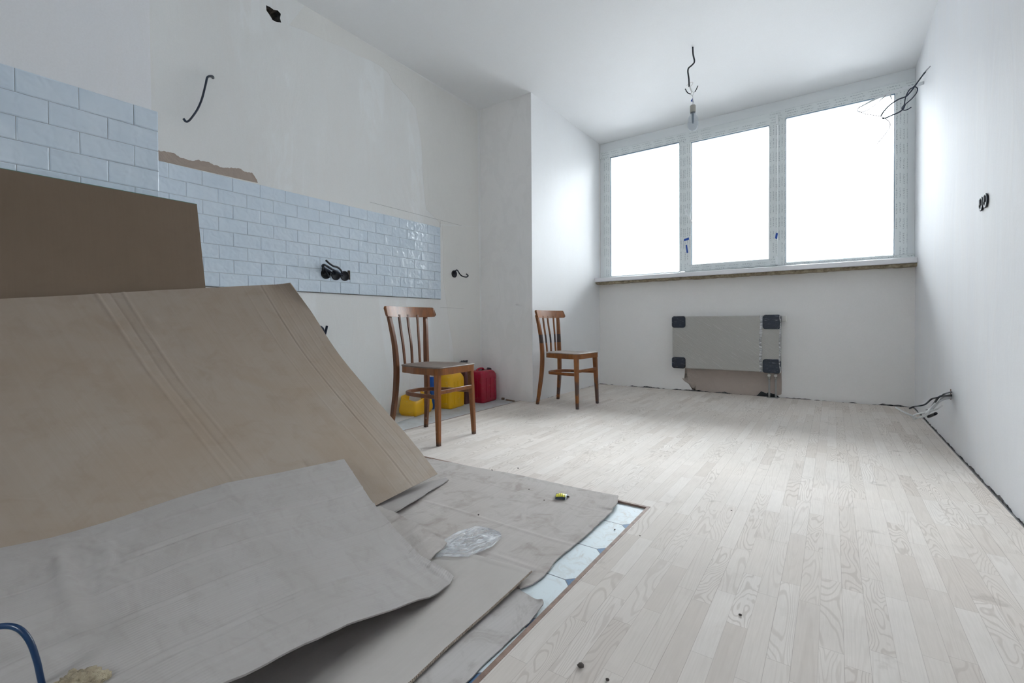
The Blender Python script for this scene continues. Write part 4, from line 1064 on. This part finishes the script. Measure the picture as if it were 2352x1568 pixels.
def sheet_D(u, v):
    p = base_D(u, v); x, y = p.x, p.y
    h = 0
    for c, w, hh in ((1.63, .004, .0022), (1.335, .006, .0035), (1.145, .006, .003), (1.165, .003, -.001)):
        h += ridge(y+.09*(x+.7)*0+.01*nz((x, 0, 0), 3, c), c, w, hh)
    h += ridge(x-.35*(y-1.5), -1.30, .004, .0016)
    h += .0022*(fbm((x, y, 0), 5, 4)+.6)+.0008*fbm((x, y, 0), 16, 1)
    e = min(u*3, 1)
    edge = math.exp(-((1-u)/.03)**2)*.006*(1 if .02 < v < .2 else .35)
    p.z += h*.55+edge+.001
    return p
o = grid_sheet('cardboard_sheet', sheet_D, 220, 130, .004, m_cb_floor, None, 1.6, .8)
tag(o, 'trodden flat cardboard sheet on the floor carrying the yellow packet', 'cardboard')

# F: dirty sheet, lowest of the two at the bottom
z0 = TZ+.0042
def LZ(pts, z): return [at(u, v, 'z', z) for u, v in pts]
Ftop = LZ([(1100, 1310), (1160, 1337), (1185, 1350), (1247, 1387)], z0+.001)
Fright = [Ftop[-1]]+LZ([(1249, 1395), (1236, 1408), (1200, 1443), (1150, 1492), (1070, 1570)], z0)+[Vector((-.622, .30, z0))]
Fbot = [Vector((-.95, .30, z0)), Fright[-1]]
P = coons(jag(Ftop, .003, .02, 2), Fbot, [Ftop[0], Fbot[0]], jag(Fright, .004, .02, 8))
def sheet_F(u, v):
    p = P(u, v); p.z += .0012*(1+fbm(p, 8, 3)); k = math.exp(-((1-u)**2+v**2)/.004); p.z += .010*k; return p
o = grid_sheet('cardboard_sheet', sheet_F, 50, 90, .003, m_cb_dirty, None, .35, .8)
tag(o, 'dusty scuffed cardboard piece against the brown border strip, lowest of the pile', 'cardboard')
# E: cleaner sheet with exposed corrugated edge
ez = TZ+.015
Etop = [Vector((-1.7, 1.09, ez+.0)), *LZ([(1050, 1262), (1110, 1282), (1165, 1301), (1221, 1321)], ez+.002)]
Eright = [Etop[-1]]+LZ([(1180, 1358), (1100, 1425), (1020, 1494), (940, 1570)], ez+.001)+[Vector((-.717, .30, ez))]
P2 = coons(Etop, [Vector((-1.7, .30, ez)), Eright[-1]], [Etop[0], Vector((-1.7, .30, ez))], Eright)
def sheet_E(u, v):
    p = P2(u, v); p.z += .0015*(1+fbm(p, 4, 7))+ridge(p.y, 1.085, .004, .002)+ridge(p.x-.15*p.y, -1.02, .005, .0025)
    k = math.exp(-((1-u)/.12)**2-(v/.25)**2); p.z += .010*k; return p
o = grid_sheet('cardboard_sheet', sheet_E, 90, 80, .0052, m_cb_fresh, None, 1.0, .8)
tag(o, 'clean flat cardboard sheet with exposed corrugated edge along its right side, by the dusty piece', 'cardboard')
bm = bmesh.new(); L = 150
for k in range(L):
    v = k/L; p = sheet_E(1, v); q = sheet_E(1, min(1, (k+.5)/L)); d = (q-p)
    nn = Vector((0, 0, 1)); s = d.normalized().cross(nn)
    s = s if s.x > 0 else -s
    for w in (p,):
        c = [w+s*.0008+nn*.0022, w+d*1.1+s*.0008+nn*.0022, w+d*1.1+s*.0008-nn*.0026, w+s*.0008-nn*.0026]
        prism(bm, [x-s*.002 for x in c], s*.0035)
fl = from_bm('corrugated_edge', bm, m_flute_l, o)
bm = bmesh.new()
pa = [sheet_E(1, k/40) for k in range(41)]
for a_, b_ in zip(pa, pa[1:]):
    s = (b_-a_).normalized().cross(Vector((0, 0, 1))); s = s if s.x > 0 else -s
    prism(bm, [a_+Vector((0, 0, .0026)), b_+Vector((0, 0, .0026)), b_-Vector((0, 0, .0026)), a_-Vector((0, 0, .0026))], s*.0010)
from_bm('edge_core', bm, m_flute, o)
# printed cross
q = at(1161, 1321, 'z', ez+.0105)
bm = bmesh.new()
for ang in (.5, .5+PI/2):
    d = Vector((math.cos(ang), math.sin(ang), 0))*.009; s = Vector((-d.y, d.x, 0))*.14
    prism(bm, [q-d-s, q+d-s, q+d+s, q-d+s], (0, 0, -.006))
from_bm('cross_mark', bm, plain('pale_cross', (.55, .53, .50), .8), o)

# C: pale sheet in front
def onB(u, v, lift=.013):
    # walk down the view direction until it reaches the big sheet
    best = None
    for k in range(400):
        z = .60-.0015*k
        p = at(u, v, 'z', z)
        if p.y < -.5 or p.length > 4: continue
        # nearest B x at this y, z
        t = 1.5-p.y
        lo, hi = 0.0, 1.0
        for _ in range(18):
            mid = (lo+hi)/2; q = B_raw(mid, max(0, BP[0].y-p.y+(BP[-1].y-BP[0].y)*mid))
            if q.z > p.z: lo = mid
            else: hi = mid
        q = B_raw(lo, max(0, BP[0].y-p.y+(BP[-1].y-BP[0].y)*lo))
        if p.x <= q.x+lift*1.5: return p
    return at(u, v, 'z', .2)
Cfar_px = [(-260, 1300), (-120, 1285), (0, 1262), (120, 1238), (250, 1200), (400, 1148), (520, 1111), (650, 1086), (790, 1056)]
Cfar = [onB(u, v) for u, v in Cfar_px]
Cfar = Cfar[:]; print('Cfar', [tuple(round(c, 3) for c in p) for p in Cfar])
TR = Cfar[-1]
Cright = [TR]+[at(u, v, 'z', z) for u, v, z in ((820, 1102, .170), (850, 1150, .135), (905, 1215, .098), (966, 1277, .060), (990, 1290, .045), (1012, 1303, .036), (1030, 1315, .028), (1042, 1325, .022))]
Cnear = [Cright[-1]]+[at(u, v, 'z', z) for u, v, z in ((1033, 1342, .024), (1008, 1358, .032), (985, 1372, .040), (962, 1378, .048), (940, 1387, .056), (900, 1402, .068), (820, 1430, .090), (700, 1480, .118), (600, 1530, .135), (520, 1570, .147), (440, 1620, .155), (330, 1690, .160), (200, 1800, .165), (60, 1960, .165))]
Cn = Cnear[::-1]
P3 = coons(Cfar, jag(Cn, .0025, .025, 4), [Cfar[0], Cn[0]], Cright)
def sheet_C(u, v):
    p = P3(u, v)
    h = .004*fbm((u*1.6, v, 0), 2.2, 6)
    for c, w, hh, tl in ((.15, .005, .003, .02), (.31, .004, .005, .02), (.33, .004, -.004, .02), (.46, .004, .004, .0), (.62, .0035, .004, .0), (.80, .004, .0035, -.03), (.812, .003, -.0025, -.03), (.90, .004, .004, -.02)):
        h += ridge(v+tl*(1-u), c, w, hh)
    # crumpled buckle on the left
    k = math.exp(-((u-.26)/.07)**2-((v-.22)/.22)**2)
    h += k*.010*(fbm((u*3, v*1.2, 0), 5, 3))
    h += .012*math.exp(-((u-.235+.08*v)/.018)**2)*math.exp(-((v-.3)/.25)**2)
    # creased tab at the right end
    k = math.exp(-((u-.965)/.02)**2)*math.exp(-((v-.9)/.12)**2); h += k*.004*fbm((u*6, v*4, 0), 5, 2)
    edge = math.exp(-((1-v)/.05)**2)*.004*nz((u, 0, 0), 12, 1)
    m = min(1, 5*v+.1)
    p.z += h*m+edge+.002
    return p
o = grid_sheet('cardboard_sheet', sheet_C, 300, 150, .004, m_cb_light, None, 1.9, .8)
tag(o, 'pale grey-brown cardboard sheet in the foreground, topmost of the pile, with crumpled left part', 'cardboard')

# G: creased flap sticking out beside the film
gp = [at(u, v, 'z', z) for u, v, z in ((872, 1162, .052), (915, 1181, .050), (940, 1195, .047), (955, 1200, .044), (990, 1225, .038), (1027, 1247, .030))]
gr = [at(u, v, 'z', z) for u, v, z in ((1027, 1247, .030), (1018, 1258, .028), (1000, 1272, .026), (985, 1288, .024))]
gl = [gp[0], at(820, 1190, 'z', .055)]
gn = [gl[-1], at(900, 1260, 'z', .040), gr[-1]]
P4 = coons(jag(gp, .003, .015, 5), gn, gl, jag(gr, .003, .015, 2))
def sheet_G(u, v):
    p = P4(u, v); p.z += ridge(u, .38, .02, .003)+ridge(u, .62, .015, .003)+ridge(u, .80, .01, .002)+.001*fbm(p, 20, 1); return p
o = grid_sheet('cardboard_flap', sheet_G, 60, 24, .004, m_cb_floor, None, .4, .15)
tag(o, 'small creased cardboard flap between the pale sheet and the clear film scrap', 'cardboard')

# clear film scrap
fpx_t = [(1008, 1262), (1022, 1240), (1050, 1226), (1075, 1218), (1092, 1211), (1120, 1214), (1150, 1226)]
fpx_b = [(996, 1284), (1020, 1280), (1045, 1281), (1075, 1281), (1105, 1268), (1130, 1258), (1152, 1236)]
ft_ = [at(u, v, 'z', .012) for u, v in fpx_t]; fb_ = [at(u, v, 'z', .012) for u, v in fpx_b]
P5 = coons(fb_, ft_, [fb_[0], ft_[0]], [fb_[-1], ft_[-1]])
def sheet_film(u, v):
    p = P5(u, v); r_ = abs(fbm((v*.62+.05*nz((u, v, 0), 4, 2), u*.16, 0), 11, 3)); k = math.sin(PI*min(1, max(0, u)))**.5*math.sin(PI*v)**.4
    p.z += .004+.024*r_*k+.010*k*abs(nz((v*.5, u*.3, 0), 30, 6)); return p
o = grid_sheet('film_scrap', sheet_film, 80, 50, .0004, m_film, None, .4, .25)
tag(o, 'crumpled scrap of clear plastic film on the trodden cardboard', 'plastic film')

# yellow packet
def packet():
    c = at(1288, 1146, 'z', .005); a = (at(1298, 1151, 'z', .005)-at(1275, 1150, 'z', .005)).normalized(); b = Vector((-a.y, a.x, 0)); b = b if b.y > 0 else -b
    w, d = .044, .052
    root = empty('packet', (c.x, c.y, .0075), math.atan2(a.y, a.x)); tag(root, 'small crumpled yellow and black packet on the trodden cardboard', 'packet')
    def P(u, v):
        x = -w/2+w*u; y = -.012+d*v
        z = .001+.016*math.sin(PI*min(1, v*1.2))**.6*(.7+.3*math.sin(PI*u))+.002*nz((x, y, 0), 60, 2); return Vector((x+.006*v, y, z))
    Mp = Mat('yellow_print', .35); U, V, _ = Mp.sep(Mp.uv())
    s = Mp.math('LESS_THAN', Mp.math('FRACT', Mp.math('MULTIPLY', U, 5.0)), .28)
    k = Mp.math('MULTIPLY', s, Mp.math('GREATER_THAN', Mp.noise(Mp.uv(), 22, 3), .46))
    c_ = Mp.mix(k, (.80, .74, .08), (.05, .06, .06)); c_ = Mp.mix(Mp.math('LESS_THAN', V, .10), c_, (.015, .03, .05)); c_ = Mp.mix(Mp.math('GREATER_THAN', U, .90), c_, (.55, .62, .66)); Mp.color(c_)
    grid_sheet('wrapper', P, 16, 16, .001, Mp.m, root, 1, 1)
    bm = bmesh.new(); box(bm, -w/2+.002, w/2-.002, -.010, d-.016, 0, .009, bev=.003); from_bm('filling', bm, m_black, root)
packet()

# crumbs and debris on the floor and cardboard
m_crumb = plain('dark_crumb', (.05, .04, .035), .9)
WHERE = ['beside the yellow packet', 'on the wood at the bottom edge, biggest crumb', 'left of the film scrap on the trodden cardboard', 'near the strip of cardboard with the torn tip', 'on the trodden cardboard left of the yellow packet', 'on the wood past the cardboard edge, nearer the chair', 'on the wood past the cardboard edge, farther from the chair', 'on the white tile by the brown border', 'on the wood right beside the brown border', 'on the wood at the very bottom of the frame', 'on the wood in the lower middle of the floor', 'on the wood right of the tiled corner', 'at the rim of the film scrap', 'near the far edge of the trodden cardboard']
crumbs = [(1305, 1143, .006, .0045), (1334, 1530, .007, 0.0005), (1112, 1216, .004, .0045), (1099, 1184, .004, .0045), (1250, 1150, .003, .0045), (1130, 1080, .005, .001), (1190, 1075, .004, .001), (1412, 1216, .0035, TZ), (1470, 1230, .0025, 0), (1395, 1561, .004, 0), (1700, 1412, .004, 0), (1680, 1172, .003, 0), (1040, 1256, .003, .0045), (1215, 1125, .003, .004)]
for i, (u, v, r_, z) in enumerate(crumbs):
    p = at(u, v, 'z', z+.002); bm = bmesh.new(); bmesh.ops.create_icosphere(bm, subdivisions=2, radius=r_)
    for w in bm.verts: w.co = Vector((w.co.x*(1+.5*nz(w.co, 200, i)), w.co.y*(1+.5*nz(w.co, 210, i+2)), w.co.z*.5))
    o = from_bm('crumb', bm, m_crumb); o.location = (p.x, p.y, z+r_*.45+(.004 if z > .003 else .001))
    on_wood = p.x > X2 or p.y > Y2
    tag(o, 'tiny dark crumb '+WHERE[i], 'debris', 'crumbs on the wood floor' if on_wood else 'crumbs among the cardboard')

# blue bent handle and crumbly lump at the near left corner, standing on the pale sheet
def cpt(u, v):
    # point of sheet C under a direction, by plane through its left part
    a, b, c = sheet_C(.2, .3), sheet_C(.5, .3), sheet_C(.35, .9)
    n = (b-a).cross(c-a); d = rt*((u-W/2)/FPX)+up*(-(v-H/2-CYO)/FPX)+fw; C = Vector((0, 0, CAMZ)); t = n.dot(a-C)/n.dot(d); return C+d*t
f0 = cpt(104, 1600)
dep = (f0-Vector((0, 0, CAMZ))).dot(fw)
def dp(u, v, k=1.0): return Vector((0, 0, CAMZ))+(rt*((u-W/2)/FPX)+up*(-(v-H/2-CYO)/FPX)+fw)*dep*k
hb = [f0+Vector((0, 0, -.004)), dp(94, 1560), dp(84, 1515), dp(68, 1472), dp(45, 1445), dp(15, 1437), dp(-25, 1445), dp(-60, 1475), dp(-80, 1530), dp(-90, 1590), dp(-96, 1640)]
o = tube_obj('bent_handle', hb, .0045, Mat('chipped_blue_paint', .3, (.006, .03, .085)).m, flat=.8)
tag(o, 'dark blue bent metal handle at the lower left edge, on the pale cardboard', 'handle')
cc = cpt(165, 1600)
bm = bmesh.new(); bmesh.ops.create_icosphere(bm, subdivisions=5, radius=1)
for v in bm.verts:
    d = 1+.30*fbm(v.co, 3, 1)+.08*nz(v.co, 14, 2)
    q = v.co*d; v.co = Vector((q.x*.042, q.y*.034, max(-.010, q.z*.020)))
o = from_bm('plaster_lump', bm, m_foam, None, True); o.location = cc+Vector((.014, .004, .013))
tag(o, 'crumbly brown lump of dried filler beside the blue handle', 'debris')
